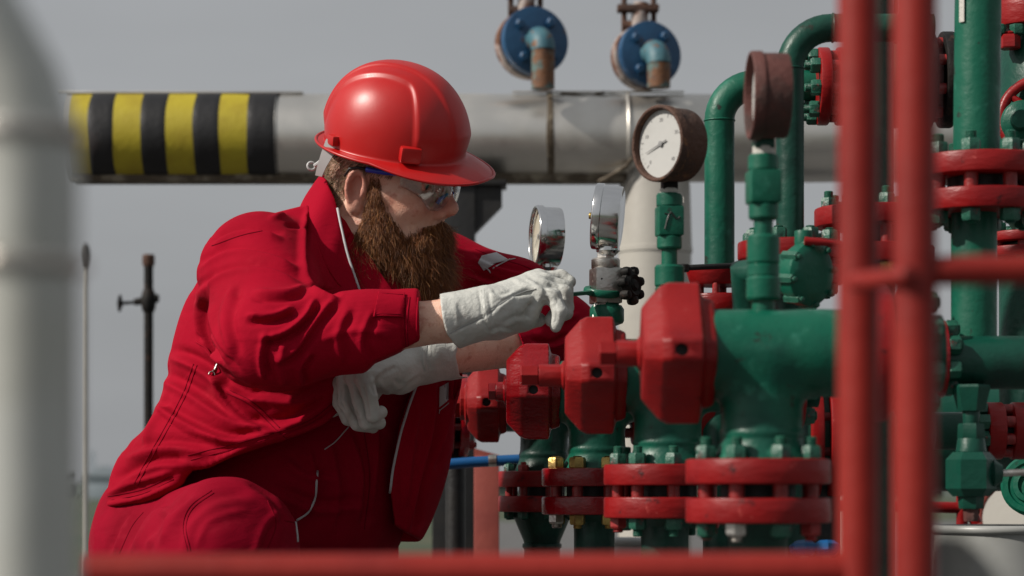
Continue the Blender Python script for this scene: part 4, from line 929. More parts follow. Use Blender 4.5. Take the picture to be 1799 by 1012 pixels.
v.chain([H(.092, -.022, -.070), H(.102, -.008, -.0735), H(.102, .008, -.0735), H(.092, .022, -.070)], [.004, .0078, .0078, .004], .005)
v.add(Ell(H(.086, 0, -.108), (.024, .028, .024), HR), .015); v.add(Cap(H(.085, 0, -.035), H(.088, 0, -.07), .022, .022), .015)
for s in (-1, 1):        # ears: tilted dish with a thick helix
    er = np.array([hf * .90 - hl * s * .43, hl * s * .90 + hf * .43, hu]); er = er if s > 0 else er
    c = H(-.012, s * .081, .004)
    v.add(Ell(c, (.0150, .0058, .0290), er), .004)
    v.sub(Ell(c + er[1] * .0072 + er[0] * .002 + hu * .002, (.0108, .0098, .0200), er), .0012)
    hx = [c + er[1] * .004 + er[0] * (.0140 * math.cos(a)) * -1 + hu * (.027 * math.sin(a)) for a in np.linspace(math.radians(-60), math.radians(190), 11)]
    v.chain(hx, [.0036] * 11, .0015)
    ah = [c + er[1] * .004 - er[0] * (.009 * math.cos(a)) + hu * (.020 * math.sin(a) + .001) for a in np.linspace(math.radians(-70), math.radians(110), 8)]
    v.chain(ah[4:], [.0022] * 4, .0012)
    v.add(Ell(c + er[0] * .013 - hu * .006 + er[1] * .003, (.0045, .004, .008), er), .003)   # tragus
    v.add(Ell(c - hu * .030 + er[0] * .003 + er[1] * .002, (.0095, .0055, .0095), er), .004)  # lobe
v.add(Cap(H(-.028, 0, -.01), nk, .064, .074), .03)
chest = NV(P(545, 610, 3.96)); belly = NV(P(500, 775, 4.02))
v.add(Cap(nk, chest, .075, .13), .03); v.add(Cap(chest, belly, .12, .11), .03); v.add(Cap(belly, pel, .11, .12), .03)
v.add(Cap(nk, sR, .06, .06), .03); v.add(Cap(nk, sL, .06, .055), .03)
for (a, b, c) in ((sR, eR, wR), (sL, eL, wL)): v.add(Cap(a, b, .056, .045), .02); v.add(Cap(b, c, .045, .0315), .02)
hdR = NV(P(868, 545, 3.632)); hdL = NV(P(705, 652, 3.79)); v.add(Cap(wR, hdR, .0315, .026), .01); v.add(Cap(wL, hdL, .0315, .026), .01)
ftR = NV((kR[0] - .02, kR[1] + .02, .10)); kL = NV((P(735, 0, 3.95).x, 3.95, .12)); ftL = NV((P(420, 0, 4.12).x, 4.15, .09)); hpL = NV(P(420, 955, 4.10))
v.add(Cap(hpR, kR, .085, .06), .03); v.add(Cap(kR, ftR, .055, .04), .02); v.add(Cap(hpL, kL, .085, .06), .03); v.add(Cap(kL, ftL, .055, .04), .02)
V, Q = v.mesh(); V, Q = keep_big(V, Q); body = fastmesh('body', V, Q, m_skin, man); BV, BQ = V, Q
tag(body, 'bare skin of face, neck and forearms')
# skin tint: redder ears, nose and cheeks
lc = (V - HO) @ HR.T
red = np.exp(-(((lc - NV((-.014, -.088, .004))) / NV((.03, .014, .04))) ** 2).sum(1)) + np.exp(-(((lc - NV((.119, 0, -.012))) / NV((.02, .025, .025))) ** 2).sum(1)) + .8 * np.exp(-(((lc - NV((.085, -.035, -.01))) / NV((.03, .03, .02))) ** 2).sum(1))
at = body.data.color_attributes.new('tint', 'FLOAT_COLOR', 'POINT'); rr = np.clip(red, 0, 1); at.data.foreach_set('color', np.stack([rr, rr, rr, np.ones_like(rr)], 1).astype(np.float32).ravel())
t_ = m_skin.node_tree; ca = t_.nodes.new('ShaderNodeVertexColor'); ca.layer_name = 'tint'; mxx = t_.nodes.new('ShaderNodeMix'); mxx.data_type = 'RGBA'
old = bs_.inputs['Base Color'].links[0].from_socket; t_.links.new(ca.outputs[0], mxx.inputs[0]); t_.links.new(old, mxx.inputs[6]); mxx.inputs[7].default_value = (.52, .19, .14, 1); t_.links.new(mxx.outputs[2], bs_.inputs['Base Color'])
# eyes
m_eye = mat('eyeball', (.55, .52, .48), .15); m_iris = mat('iris', (.03, .045, .05), .1)
for s in (-1, 1):
    c = Vector(H(.0795, s * .0335, .0225)); ey = MB().lathe([(1e-4, -.0128), (.007, -.0107), (.0111, -.0064), (.0128, 0), (.0111, .0064), (.007, .0107), (1e-4, .0128)], c, hf, 20, caps=False).build('eye', m_eye, man, 180)
    gz = (Vector(hf) + Vector(hu) * -.35).normalized(); MB().lathe([(.0055, .0117), (.003, .0129), (1e-4, .0132)], c, gz, 16, caps=False).build('iris', m_iris, ey, 180)

# ---------------- hair strands
def strands(name, roots, dirs, lens, mtl, r0, segs=4, curl=.15, grav=None, seed=1):
    "tapered three-sided strands, bent towards grav"
    rs_ = np.random.RandomState(seed); n = len(roots); pts = [roots]; d = dirs.copy(); step = (lens / segs)[:, None]
    ph = rs_.rand(n, 3) * 6.28
    for k in range(segs):
        if grav is not None: d = d + grav * (.28)
        d = d + rs_.normal(size=(n, 3)) * curl + np.sin(ph + k * 2.1) * curl * .6; d /= np.linalg.norm(d, axis=1, keepdims=True); pts.append(pts[-1] + d * step)
    pts = np.stack(pts, 1); t = pts[:, -1] - pts[:, 0]; t /= np.linalg.norm(t, axis=1, keepdims=True) + 1e-9
    a = np.cross(t, rs_.normal(size=(n, 3))); a /= np.linalg.norm(a, axis=1, keepdims=True) + 1e-9; b = np.cross(t, a)
    VV = np.empty((n, segs + 1, 3, 3), np.float32)
    for k in range(segs + 1):
        r = r0 * (1 - .75 * k / segs)
        for q in range(3):
            an = 2 * math.pi * q / 3; VV[:, k, q] = pts[:, k] + (a * math.cos(an) + b * math.sin(an)) * r
    base = (np.arange(n) * (segs + 1) * 3)[:, None]; F4 = []
    for k in range(segs):
        for q in range(3):
            q2 = (q + 1) % 3; F4.append(base + np.array([[k * 3 + q, k * 3 + q2, (k + 1) * 3 + q2, (k + 1) * 3 + q]]))
    QQ = np.concatenate(F4); ob = fastmesh(name, VV.reshape(-1, 3), QQ, mtl, man); rv = np.repeat(rs_.rand(n), (segs + 1) * 3); at = ob.data.color_attributes.new('strand', 'FLOAT_COLOR', 'POINT')
    at.data.foreach_set('color', np.stack([rv, rv, rv, np.ones_like(rv)], 1).astype(np.float32).ravel()); return ob
def sample(mask_fn, n, seed):
    "random points on the head surface where mask_fn(local xyz) says so"
    rs_ = np.random.RandomState(seed); cen = BV[BQ].mean(1); loc = (cen - HO) @ HR.T; w = mask_fn(loc) * (np.linalg.norm(loc, axis=1) < .185)
    ar = np.linalg.norm(np.cross(BV[BQ[:, 2]] - BV[BQ[:, 0]], BV[BQ[:, 3]] - BV[BQ[:, 1]]), axis=1); pr = ar * w; pr /= pr.sum()
    f = rs_.choice(len(BQ), n, p=pr); a, b = rs_.rand(n, 1), rs_.rand(n, 1); q = BV[BQ[f]]
    p = (q[:, 0] * (1 - a) + q[:, 1] * a) * (1 - b) + (q[:, 3] * (1 - a) + q[:, 2] * a) * b
    N = vnorm(BV, BQ)[BQ[f]].mean(1); N /= np.linalg.norm(N, axis=1, keepdims=True); return p, N, (p - HO) @ HR.T
def sst(x, a, b): t = np.clip((x - a) / (b - a), 0, 1); return t * t * (3 - 2 * t)
def beard_mask(L):
    f, l, u = L[:, 0], np.abs(L[:, 1]), L[:, 2]
    top = np.interp(f, [-.02, .004, .008, .024, .030, .036, .047, .061, .072, .080, .092, .13], [-.060, -.038, .026, .024, .002, -.012, -.031, -.048, -.062, -.058, -.050, -.050])
    m = sst(top - u, -.007, .014) * (f > .004 - np.clip(-u - .05, 0, .045) * .3) * (u > -.135) * (f > -.012 + np.clip(-u - .10, 0, .06) * 1.2)
    lip = (f > .092) & (l < .021) & (u < -.0575) & (u > -.0805); m = m * ~lip
    mous = (f > .082) & (l < .034) & (u < -.034 - l * .35) & (u > -.066); return np.maximum(m, mous * 1.0)
p, n, L = sample(beard_mask, 26000, 3); f, l, u = L[:, 0], np.abs(L[:, 1]), L[:, 2]
down = -hu * .55 + NV((.10, -.02, -.75)); down = down / np.linalg.norm(down); rs_ = np.random.RandomState(8)
ln = np.interp(u, [-.13, -.11, -.085, -.05, -.02, .03], [.040, .056, .046, .027, .015, .005]) * (.75 + .5 * rs_.rand(len(p)))
ms = (u > -.067) & (f > .082); ln[ms] = .027 * (.8 + .4 * rs_.rand(ms.sum()))
ln *= np.where(f > .06, 1.12, 1.0)
dr = n * .55 + down * .9 + hf * .12; side = np.sign(L[:, 1:2]); dr[ms] = (n * .45 + down * .55 + hl * side * .55)[ms]; dr /= np.linalg.norm(dr, axis=1, keepdims=True)
strands('beard', p, dr, ln, m_hair, .00034, 6, .25, down * .66, 4)
ii = np.random.RandomState(12).choice(len(p), 420, replace=False); strands('stray_beard_hair', p[ii], dr[ii], ln[ii] * 1.3, m_hair, .00026, 7, .42, down * .35, 14)
def hair_mask(L):
    f, l, u = L[:, 0], np.abs(L[:, 1]), L[:, 2]
    edge = np.interp(u, [-.07, -.03, .02, .06, .1], [-.055, -.035, -.022, .03, .07]); return ((f < edge) | ((u > .028) & (f < .045) & (l > .06)) ) * (u > -.065 + np.clip(f + .06, 0, 1) * .2) * (u < .12) * (l < .083 + (u > .04) * .1) * 1.0
p, n, L = sample(hair_mask, 17000, 5); dr = n * .6 - hu * .7 - hf * .3; strands('short_hair', p, dr / np.linalg.norm(dr, axis=1, keepdims=True), np.full(len(p), .007), m_hair2, .00028, 2, .1, None, 6)
def brow_mask(L): f, l, u = L[:, 0], np.abs(L[:, 1]), L[:, 2]; return (f > .06) * (l > .014) * (l < .052) * (np.abs(u - .046 - .004 * np.sin(l * 60)) < .0055) * 1.0
p, n, L = sample(brow_mask, 500, 7); dr = n * .5 + hl * np.sign(L[:, 1:2]) * .8 + hu * .2; strands('eyebrows', p, dr / np.linalg.norm(dr, axis=1, keepdims=True), np.full(len(p), .009), m_hair, .0003, 3, .08, None, 8)

# ---------------- hard hat
hel = bpy.data.objects.new('hard_hat', None)
xr = math.radians(5); hu2 = hu * math.cos(xr) - hl * math.sin(xr); hl2 = hl * math.cos(xr) + hu * math.sin(xr); HP = HO + hu * .066
def HH(f, l, u): return HP + hf * f + hl2 * l + hu2 * (u - .066)
def hat():
    nU, nV = 216, 72; a, b, hgt = .118, .102, .129; cz, cf = .066, .008; vs = []
    def rimr(t):        # horizontal rim radius at angle t (0 = forward)
        return 1.0 / math.sqrt((math.cos(t) / a) ** 2 + (math.sin(t) / b) ** 2)
    for i in range(nV + 1):
        q = i / nV * math.pi / 2          # 0 apex .. pi/2 rim
        for k in range(nU):
            t = 2 * math.pi * k / nU; s = math.sin(q) ** .90; z = hgt * math.cos(q) ** .92; R = rimr(t) * (1 + .035 * math.cos(q)) ; x, y = R * s * math.cos(t), R * s * math.sin(t)
            # raised crown ribs: one broad centre rib and a swept rib each side
            r_ = math.hypot(x, y) + 1e-6; up_ = z / hgt
            fade = max(0.0, min(1.0, (up_ - .06) / .22)); xx = x / a
            w0 = .020 + .010 * xx * xx; cr = 1 / (1 + math.exp(max(-40, min(40, (abs(y) - w0) / .0011))))
            tq = max(0., min(1., (xx - .30) / .60)); y1 = .046 + .058 * tq * tq * (3 - 2 * tq) - .012 * max(0., -xx - .3); si = 1 / (1 + math.exp(max(-40, min(40, (abs(y) - y1) / .0013))))
            dh = (.0040 * cr + .0052 * si) * fade
            l = math.sqrt(x * x + y * y + z * z) + 1e-6
            vs.append((x * (1 + dh / l), y * (1 + dh / l), z * (1 + dh / l)))
    # brim rings
    def brim(t):
        c = math.cos(t); fr = max(0.0, (c - .12) / .88); return .012 + .038 * fr ** 1.25
    prof = [(.0, -.002, 0), (.10, -.004, .0), (.3, -.006, 0), (.6, -.011, 0), (.9, -.018, 0), (1.0, -.0205, 0)]
    nb = 0
    for (fr, dz, _) in prof:
        for k in range(nU):
            t = 2 * math.pi * k / nU; e = brim(t); R = rimr(t) + .001 + e * fr; sc_ = e / .05
            drop = dz * min(1, sc_) - .010 * max(0, math.cos(t)) ** 2 * fr * (abs(math.sin(t)) ** 1.0) + .004 * max(0, -math.cos(t)) * fr
            vs.append((R * math.cos(t), R * math.sin(t), drop))
    rows = nV + 1 + len(prof); fs = []
    for i in range(rows - 1):
        for k in range(nU):
            k2 = (k + 1) % nU; fs.append((i * nU + k, (i + 1) * nU + k, (i + 1) * nU + k2, i * nU + k2))
    return [Vector(HH(cf + p[0], p[1], cz + p[2])) for p in vs], fs, rimr, cf, cz, a, b
vs, fs, rimr, hcf, hcz, ha, hbb = hat()
COL.objects.link(hel); hel.parent = man; WLOC[hel.name] = WLOC[man.name]; hel['label'] = 'shiny red hard hat with ribs and a peak'
mb = MB(); mb.add(vs, fs); shell = mb.build('hat_shell', m_helmet, hel, 180, fix=False)
so = shell.modifiers.new('thickness', 'SOLIDIFY'); so.thickness = .0026; so.offset = -1
# rim bead
nU = 216; rim = vs[-nU:]; MB().tube(rim + [rim[0]], .0024, 8, cap=False).build('rim_bead', m_helmet, hel, 180)
def hp(t, z, off=0.0):
    R = rimr(t) * math.sin(math.acos(min(1, (z / .129) ** (1 / .92)))) ** .90 * (1 + .035 * z / .14) + off; return Vector(HH(hcf + R * math.cos(t), R * math.sin(t), hcz + z))
def boss(t, z, w, h, dp):
    c = hp(t, z); out = (hp(t, z, .02) - c).normalized(); upv = Vector(hu); sd = upv.cross(out).normalized(); upv = out.cross(sd); Rm = Matrix((sd, out, upv)).transposed()
    MB().box(c + out * .001, (w, dp * 2, h), Rm, min(w, h) * .2).build('slot_boss', m_helmet, hel, 50)
boss(math.radians(-50), .014, .034, .026, .010); boss(math.radians(50), .014, .034, .026, .010); boss(math.radians(-128), .012, .026, .016, .007); boss(math.radians(128), .012, .026, .016, .007)
# white head band behind the ear with its hook
st = [Vector(H(-.060, -.082, .070)), Vector(H(-.066, -.083, .048)), Vector(H(-.074, -.082, .026)), Vector(H(-.080, -.078, .008))]
vs2 = []
for i, p_ in enumerate(st):
    w_ = [.012, .011, .008, .006][i]; o_ = -Vector(hl)
    for (a_, b_) in ((-1, 0), (1, 0), (1, .0025), (-1, .0025)): vs2.append(p_ + Vector(hf) * w_ * a_ + o_ * (b_ + .002))
fs2 = [(i * 4 + k, i * 4 + (k + 1) % 4, (i + 1) * 4 + (k + 1) % 4, (i + 1) * 4 + k) for i in range(3) for k in range(4)] + [(3, 2, 1, 0), (12, 13, 14, 15)]
MB().add(vs2, fs2).build('head_band', m_white, hel, 40)
hk = Vector(H(-.098, -.076, .020)); MB().torus(hk, (.3, -1, .1), .0062, .0022, 20, 8).build('strap_hook', m_white, hel, 180)
MB().tube([hk + Vector(H(.006, 0, .002) - HO), Vector(H(-.082, -.080, .030)), Vector(H(-.074, -.083, .040))], .0032, 8).build('strap_tab', m_white, hel)
MB().torus(Vector(H(.012, -.100, .052)), hl, .005, .0018, 16, 8).build('strap_loop', m_helmet, hel, 180)

# ---------------- safety glasses
gl = bpy.data.objects.new('safety_glasses', None); COL.objects.link(gl); gl.parent = man; WLOC[gl.name] = WLOC[man.name]; gl['label'] = 'clear safety glasses with blue temples'
m_lens = bpy.data.materials.new('clear_lens'); m_lens.use_nodes = True; t_ = m_lens.node_tree; t_.nodes.clear()
o_ = t_.nodes.new('ShaderNodeOutputMaterial'); tr = t_.nodes.new('ShaderNodeBsdfTransparent'); tr.inputs[0].default_value = (.93, .95, .96, 1); gs = t_.nodes.new('ShaderNodeBsdfGlossy'); gs.inputs['Roughness'].default_value = .05
lw = t_.nodes.new('ShaderNodeLayerWeight'); lw.inputs[0].default_value = .5; pw_ = t_.nodes.new('ShaderNodeMath'); pw_.operation = 'POWER'; pw_.inputs[1].default_value = 3.0; t_.links.new(lw.outputs['Facing'], pw_.inputs[0]); fn = t_.nodes.new('ShaderNodeMath'); fn.operation = 'MULTIPLY_ADD'; fn.inputs[1].default_value = .6; fn.inputs[2].default_value = .11; t_.links.new(pw_.outputs[0], fn.inputs[0]); ms_ = t_.nodes.new('ShaderNodeMixShader'); t_.links.new(fn.outputs[0], ms_.inputs[0]); t_.links.new(tr.outputs[0], ms_.inputs[1]); t_.links.new(gs.outputs[0], ms_.inputs[2]); t_.links.new(ms_.outputs[0], o_.inputs[0])
for s in (-1, 1):
    vs3 = []; fs3 = []; na, nz = 18, 9; edge = []
    for i in range(na + 1):
        a = i / na; l_ = s * (.006 + .069 * a); f_ = .122 - .020 * a ** 1.5 - .040 * a ** 4
        hi_ = .043 - .004 * a; lo_ = -.007 - .009 * math.sin(min(1, a * 1.25) * math.pi) ** .7 + .026 * max(0, a - .55) / .45 + (.014 * (1 - a / .2) if a < .2 else 0)
        for k in range(nz + 1):
            z_ = lo_ + (hi_ - lo_) * k / nz; vs3.append(Vector(H(f_ - .9 * (z_ - .02) ** 2 / .05 * .3 , l_, z_)))
    for i in range(na):
        for k in range(nz): fs3.append((i * (nz + 1) + k, i * (nz + 1) + k + 1, (i + 1) * (nz + 1) + k + 1, (i + 1) * (nz + 1) + k))
    ln_ = MB().add(vs3, fs3).build('lens', m_lens, gl, 180, fix=False); ln_.modifiers.new('thickness', 'SOLIDIFY').thickness = .0018
    # brow bar and temple
    top = [vs3[i * (nz + 1) + nz] for i in range(na + 1)]; MB().tube([q + Vector(hu) * .001 for q in top], .0026, 8).build('brow_bar', m_bluef, gl, 180)
    h0 = top[-1]; tp = [h0, Vector(H(.050, s * .0810, .0385)), Vector(H(.034, s * .084, .037)), Vector(H(.006, s * .087, .036))]
    MB().tube([Vector(q) for q in curve([tuple(q) for q in tp], 4)], .0043, 10).build('temple', m_bluef, gl, 180)
    MB().tube([tp[-1], Vector(H(-.008, s * .088, .036)), Vector(H(-.022, s * .090, .032)), Vector(H(-.03, s * .089, .018))], [.0028, .0024, .0024, .002], 8).build('ear_hook', m_white if False else M['ink'], gl, 180)
    MB().tube([Vector(H(.117, s * .010, .012)), Vector(H(.108, s * .0145, .002)), Vector(H(.104, s * .017, -.006))], [.002, .0035, .003], 8).build('nose_pad', m_bluef, gl, 180)
MB().tube([Vector(H(.121, -.007, .036)), Vector(H(.124, 0, .030)), Vector(H(.121, .007, .036))], .004, 8).build('bridge', m_bluef, gl, 180)
print('head', round(time.time() - T0, 1))
# ---------------- coverall (trousers and bib under the open jacket)
v = Vol(span(-.76, .02, .0042), span(3.44, 4.30, .0045), span(.06, .90, .0042))
v.add(Cap(hpR, kR, .110, .104), .04); v.add(Cap(kR, ftR, .100, .075), .03)
v.add(Cap(hpL, kL, .120, .100), .05); v.add(Cap(kL, ftL, .095, .07), .03); v.add(Ell(pel, (.17, .19, .15)), .06)
v.add(Cap(NV(P(470, 900, 4.0)), NV(P(560, 650, 4.0)), .165, .16), .05); v.add(Cap(NV(P(640, 700, 4.03)), NV(P(590, 900, 4.03)), .12, .12), .05)
v.add(Ell(NV(P(540, 820, 3.97)), (.15, .15, .17)), .05)
V, Q = v.mesh(); V, Q = keep_big(V, Q); N = vnorm(V, Q)
V += N * (.0022 * vnoise(V, 34, 2) + .0012 * vnoise(V, 75, 3))[:, None]
V = folds(V, Q, [
    ([(275, 955), (300, 905), (345, 868)], 9, .006, 's'), ([(225, 970), (262, 905), (300, 885)], 8, .007, 's'), ([(195, 975), (215, 925), (235, 900)], 7, .006, 's'),
    ([(255, 965), (285, 925), (300, 900)], 5, .005, 'r'), ([(320, 970), (330, 920), (380, 880), (450, 872)], 10, .004, 's'), ([(345, 965), (370, 915), (440, 895)], 6, .003, 'r'),
    ([(500, 900), (470, 930), (452, 985)], 8, .004, 's'), ([(430, 850), (475, 880), (500, 930)], 6, .0025, 's'),
    ([(545, 780), (560, 860), (520, 930)], 6, .006, 's'), ([(610, 740), (640, 830), (630, 930)], 9, .008, 's'), ([(580, 760), (600, 860), (585, 945)], 7, .006, 's'), ([(500, 800), (540, 830), (600, 835)], 8, .006, 's'), ([(480, 860), (560, 890), (640, 880)], 8, .007, 's'), ([(660, 720), (660, 800), (650, 900)], 6, .006, 'r')])
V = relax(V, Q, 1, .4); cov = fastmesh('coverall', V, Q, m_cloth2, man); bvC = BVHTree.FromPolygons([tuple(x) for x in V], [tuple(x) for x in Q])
tag(cov, 'crimson work trousers and bib inside the open jacket')
# boots
m_boot = mat('black_boot_leather', (.012, .011, .010), .5, bump=.3)
for (a, dirx) in ((ftR, NV((.80, -.55, 0))), (ftL, NV((-.8, .3, 0)))):
    v = Vol(span(a[0] - .32, a[0] + .32, .007), span(a[1] - .32, a[1] + .32, .007), span(0.0, .30, .007))
    v.add(Cap(a + NV((0, 0, .08)), a - NV((0, 0, .02)), .058, .055), .02); v.add(Cap(a - NV((0, 0, .035)), a + dirx * .14 - NV((0, 0, .05)), .05, .042), .02); v.add(Cap(a + dirx * -.03 - NV((0, 0, .06)), a + dirx * .17 - NV((0, 0, .062)), .034, .034), .015)
    v.D = np.maximum(v.D, (.008 - v.zs)[None, None, :]); Vb, Qb = v.mesh(); fastmesh('boot', Vb, Qb, m_boot, man)
print('coverall', round(time.time() - T0, 1))

# ---------------- jacket
v = Vol(span(-.78, .17, .0030), span(3.42, 4.34, .0036), span(.40, 1.12, .0030))
for (x, y, d_, r) in ((502, 585, 3.97, .166), (462, 740, 4.02, .166), (372, 885, 4.03, .154)): v.add(Ell(NV(P(x, y, d_)), (r, r * 1.05, r)), .09)
v.add(Cap(NV(P(560, 590, 3.95)), NV(P(480, 790, 3.94)), .17, .185), .06); v.add(Cap(NV(P(470, 830, 3.95)), NV(P(368, 905, 3.97)), .160, .148), .06)
v.add(Cap(NV(P(340, 835, 3.90)), NV(P(286, 862, 3.93)), .11, .08), .05); v.add(Cap(NV(P(690, 600, 4.02)), NV(P(640, 800, 4.0)), .125, .12), .07); v.add(Cap(NV(P(640, 800, 4.0)), NV(P(610, 930, 4.0)), .125, .12), .05); v.add(Cap(NV(P(712, 680, 4.03)), NV(P(680, 890, 4.02)), .085, .058), .04)
v.add(Cap(sR + NV((.01, .02, -.01)), NV(P(590, 470, 3.95)), .088, .085), .05); v.add(Cap(NV(P(590, 470, 3.95)), sL, .09, .072), .05)
v.add(Ell(NV(P(560, 500, 3.98)), (.13, .13, .10)), .06)
# right sleeve (near), left sleeve (far)
v.add(Cap(sR, eR, .097, .077), .022); cR = NV(P(737, 566, 3.595)); v.add(Cap(eR, NV(P(640, 584, 3.585)), .077, .060), .02); v.add(Cap(NV(P(640, 584, 3.585)), cR + (cR - eR) * .1, .060, .0465), .02)
v.add(Ell(NV(P(440, 620, 3.66)), (.055, .07, .055)), .04)
eLs = NV(P(985, 586, 4.02)); cL = NV(P(893, 612, 3.935)); v.add(Cap(sL, NV(P(900, 528, 4.08)), .080, .070), .03); v.add(Cap(NV(P(900, 528, 4.08)), eLs, .070, .064), .02); v.add(Cap(eLs, cL + (cL - eLs) * .3, .060, .047), .015)
# openings: cuffs cut and hollowed, neck, front opening, hem
big = (NV((-9, 0, 0)), NV((9, 9, 9)))
def cut_cuff(c, n, fore0, fore1, r, lo, hi):
    sl = v._sl(type('b', (), dict(lo=NV(lo), hi=NV(hi)))(), 0); X, Y, Z = v.xs[sl[0]][:, None, None], v.ys[sl[1]][None, :, None], v.zs[sl[2]][None, None, :]
    n = n / np.linalg.norm(n); h = (X - c[0]) * n[0] + (Y - c[1]) * n[1] + (Z - c[2]) * n[2]; v.D[sl] = np.maximum(v.D[sl], h); b = -np.maximum(Cap(fore0, fore1, r)(X, Y, Z), -h - .03); v.D[sl] = np.maximum(v.D[sl], b)
cut_cuff(cR, NV((1, .02, .05)), eR, wR + (wR - eR) * .2, .040, cR - NV((.06, .08, .08)), cR + NV((.09, .09, .09)))
cut_cuff(cL, NV((-.86, -.5, -.35)), eLs, cL + (cL - eLs) * 2, .040, cL - NV((.10, .10, .08)), cL + NV((.045, .06, .05)))
v.sub(Cap(NV(H(-.03, 0, -.03)), NV(P(618, 470, 3.93)), .078, .070), .008)
v.sub(Cap(NV(P(645, 430, 3.84)), NV(P(690, 560, 3.80)), .035, .045), .01)
OPEN = [(322, 838), (335, 820), (430, 796), (540, 760), (600, 720), (660, 640), (735, 600), (738, 655), (705, 750), (684, 850), (692, 925), (738, 948), (745, 1200), (322, 1200)]
v.sub(Poly(OPEN, 3.40, 4.02), .006)
v.sub(Poly([(60, 893), (176, 894), (250, 884), (300, 864), (324, 842), (332, 1200), (60, 1200)], 3.2, 4.33), .006)
v.sub(Poly([(700, 951), (760, 951), (1000, 930), (1000, 1200), (700, 1200)], 3.2, 4.33), .005)
V, Q = v.mesh(); V, Q = keep_big(V, Q); print('jacket', len(V), round(time.time() - T0, 1))
N = vnorm(V, Q); V += N * (.0030 * vnoise(V, 20, 5) + .0005 * vnoise(V, 55, 6))[:, None]
JF = [  # shoulder and back
    ([(372, 425), (430, 405), (500, 415)], 9, .006, 's'), ([(345, 470), (400, 440), (470, 445), (530, 470)], 8, .0045, 's'), ([(335, 520), (390, 478), (470, 470), (540, 500)], 8, .004, 's'),
    ([(500, 395), (530, 400), (545, 430)], 5, .004, 'g'), ([(550, 365), (535, 420), (545, 500), (600, 525)], 7, .008, 's'), ([(470, 385), (520, 372), (548, 368)], 6, .004, 'r'),
    # armhole seam and underarm
    ([(356, 510), (352, 560), (362, 602), (392, 642)], 6, .006, 's'), ([(366, 480), (362, 540), (380, 600), (424, 655)], 5, .004, 'g'), ([(345, 585), (362, 606), (384, 634)], 5, .006, 'g'),
    ([(372, 530), (380, 590), (405, 640)], 8, .005, 'r'), ([(420, 500), (400, 560), (418, 630)], 10, .0045, 's'),
    # elbow pulls
    ([(560, 525), (540, 560), (500, 590), (455, 600)], 8, .007, 's'), ([(600, 522), (560, 565), (520, 620), (480, 640)], 9, .005, 's'), ([(520, 545), (480, 560), (430, 560)], 8, .006, 's'), ([(540, 510), (500, 520), (440, 520)], 8, .005, 's'),
    ([(470, 585), (462, 630), (470, 668)], 7, .005, 's'), ([(500, 600), (490, 640), (500, 680)], 8, .005, 'r'), ([(550, 620), (530, 650), (535, 680)], 8, .004, 's'),
    ([(620, 540), (600, 590), (610, 640)], 10, .003, 's'), ([(660, 545), (640, 600), (655, 640)], 9, .003, 's'), ([(560, 600), (620, 580), (690, 590)], 9, .0025, 'r'),
    # cuff
    ([(712, 522), (708, 570), (712, 630)], 3.2, .0025, 'g'),
    # torso side
    ([(300, 620), (350, 640), (420, 690), (470, 700)], 12, 0.0076, 's'), ([(285, 660), (340, 690), (420, 740), (480, 740)], 13, 0.0068, 's'), ([(270, 705), (330, 740), (400, 770), (455, 768)], 12, 0.0059, 's'), ([(385, 650), (395, 700), (440, 740), (500, 765)], 10, 0.0059, 's'),
    ([(345, 760), (420, 775), (500, 755), (570, 720)], 9, .007, 'r'), ([(440, 690), (500, 700), (560, 690), (610, 660)], 13, 0.0059, 's'), ([(460, 745), (520, 735), (590, 690)], 10, 0.0051, 's'),
    ([(215, 800), (290, 780), (380, 790)], 12, 0.0051, 's'), ([(200, 850), (270, 815), (330, 812)], 11, 0.0059, 's'), ([(240, 790), (262, 740), (300, 700)], 10, 0.0043, 's'), ([(185, 870), (250, 845), (310, 828)], 7, .005, 'r'),
    ([(178, 888), (250, 874), (310, 848)], 5, .004, 'r'), ([(325, 832), (420, 792), (540, 752), (602, 712)], 5, .005, 'r'),
    ([(270, 720), (320, 760), (360, 772)], 3, .002, 'g'), ([(296, 640), (280, 690), (255, 730)], 4, .003, 'g'),
    # far sleeve
    ([(830, 450), (880, 470), (950, 485)], 7, .004, 's'), ([(820, 480), (880, 500), (960, 510)], 8, .005, 's'), ([(880, 530), (940, 540), (1000, 530)], 8, .006, 's'), ([(940, 560), (985, 560), (1015, 545)], 7, .005, 's'), ([(930, 600), (970, 605), (1000, 590)], 6, .005, 's'),
    # far front panel
    ([(770, 660), (760, 760), (735, 860), (720, 940)], 9, .006, 's'), ([(800, 660), (790, 740), (760, 830)], 8, .006, 's'), ([(735, 700), (720, 800), (710, 900)], 8, .005, 'r')]
JF = [(s_[0], s_[1] * .78, s_[2] * 1.5, s_[3]) for s_ in JF] + [([(x + 1.5, y + 1.5) for x, y in s_[0]], 3.2, .0013, 'g') for s_ in JF if s_[3] == 's']; V = folds(V, Q, JF); V = relax(V, Q, 1, .25)
jk = fastmesh('jacket', V, Q, m_cloth, man); bvJ = BVHTree.FromPolygons([tuple(x) for x in V], [tuple(x) for x in Q]); tag(jk, 'crimson work jacket hanging open at the front')
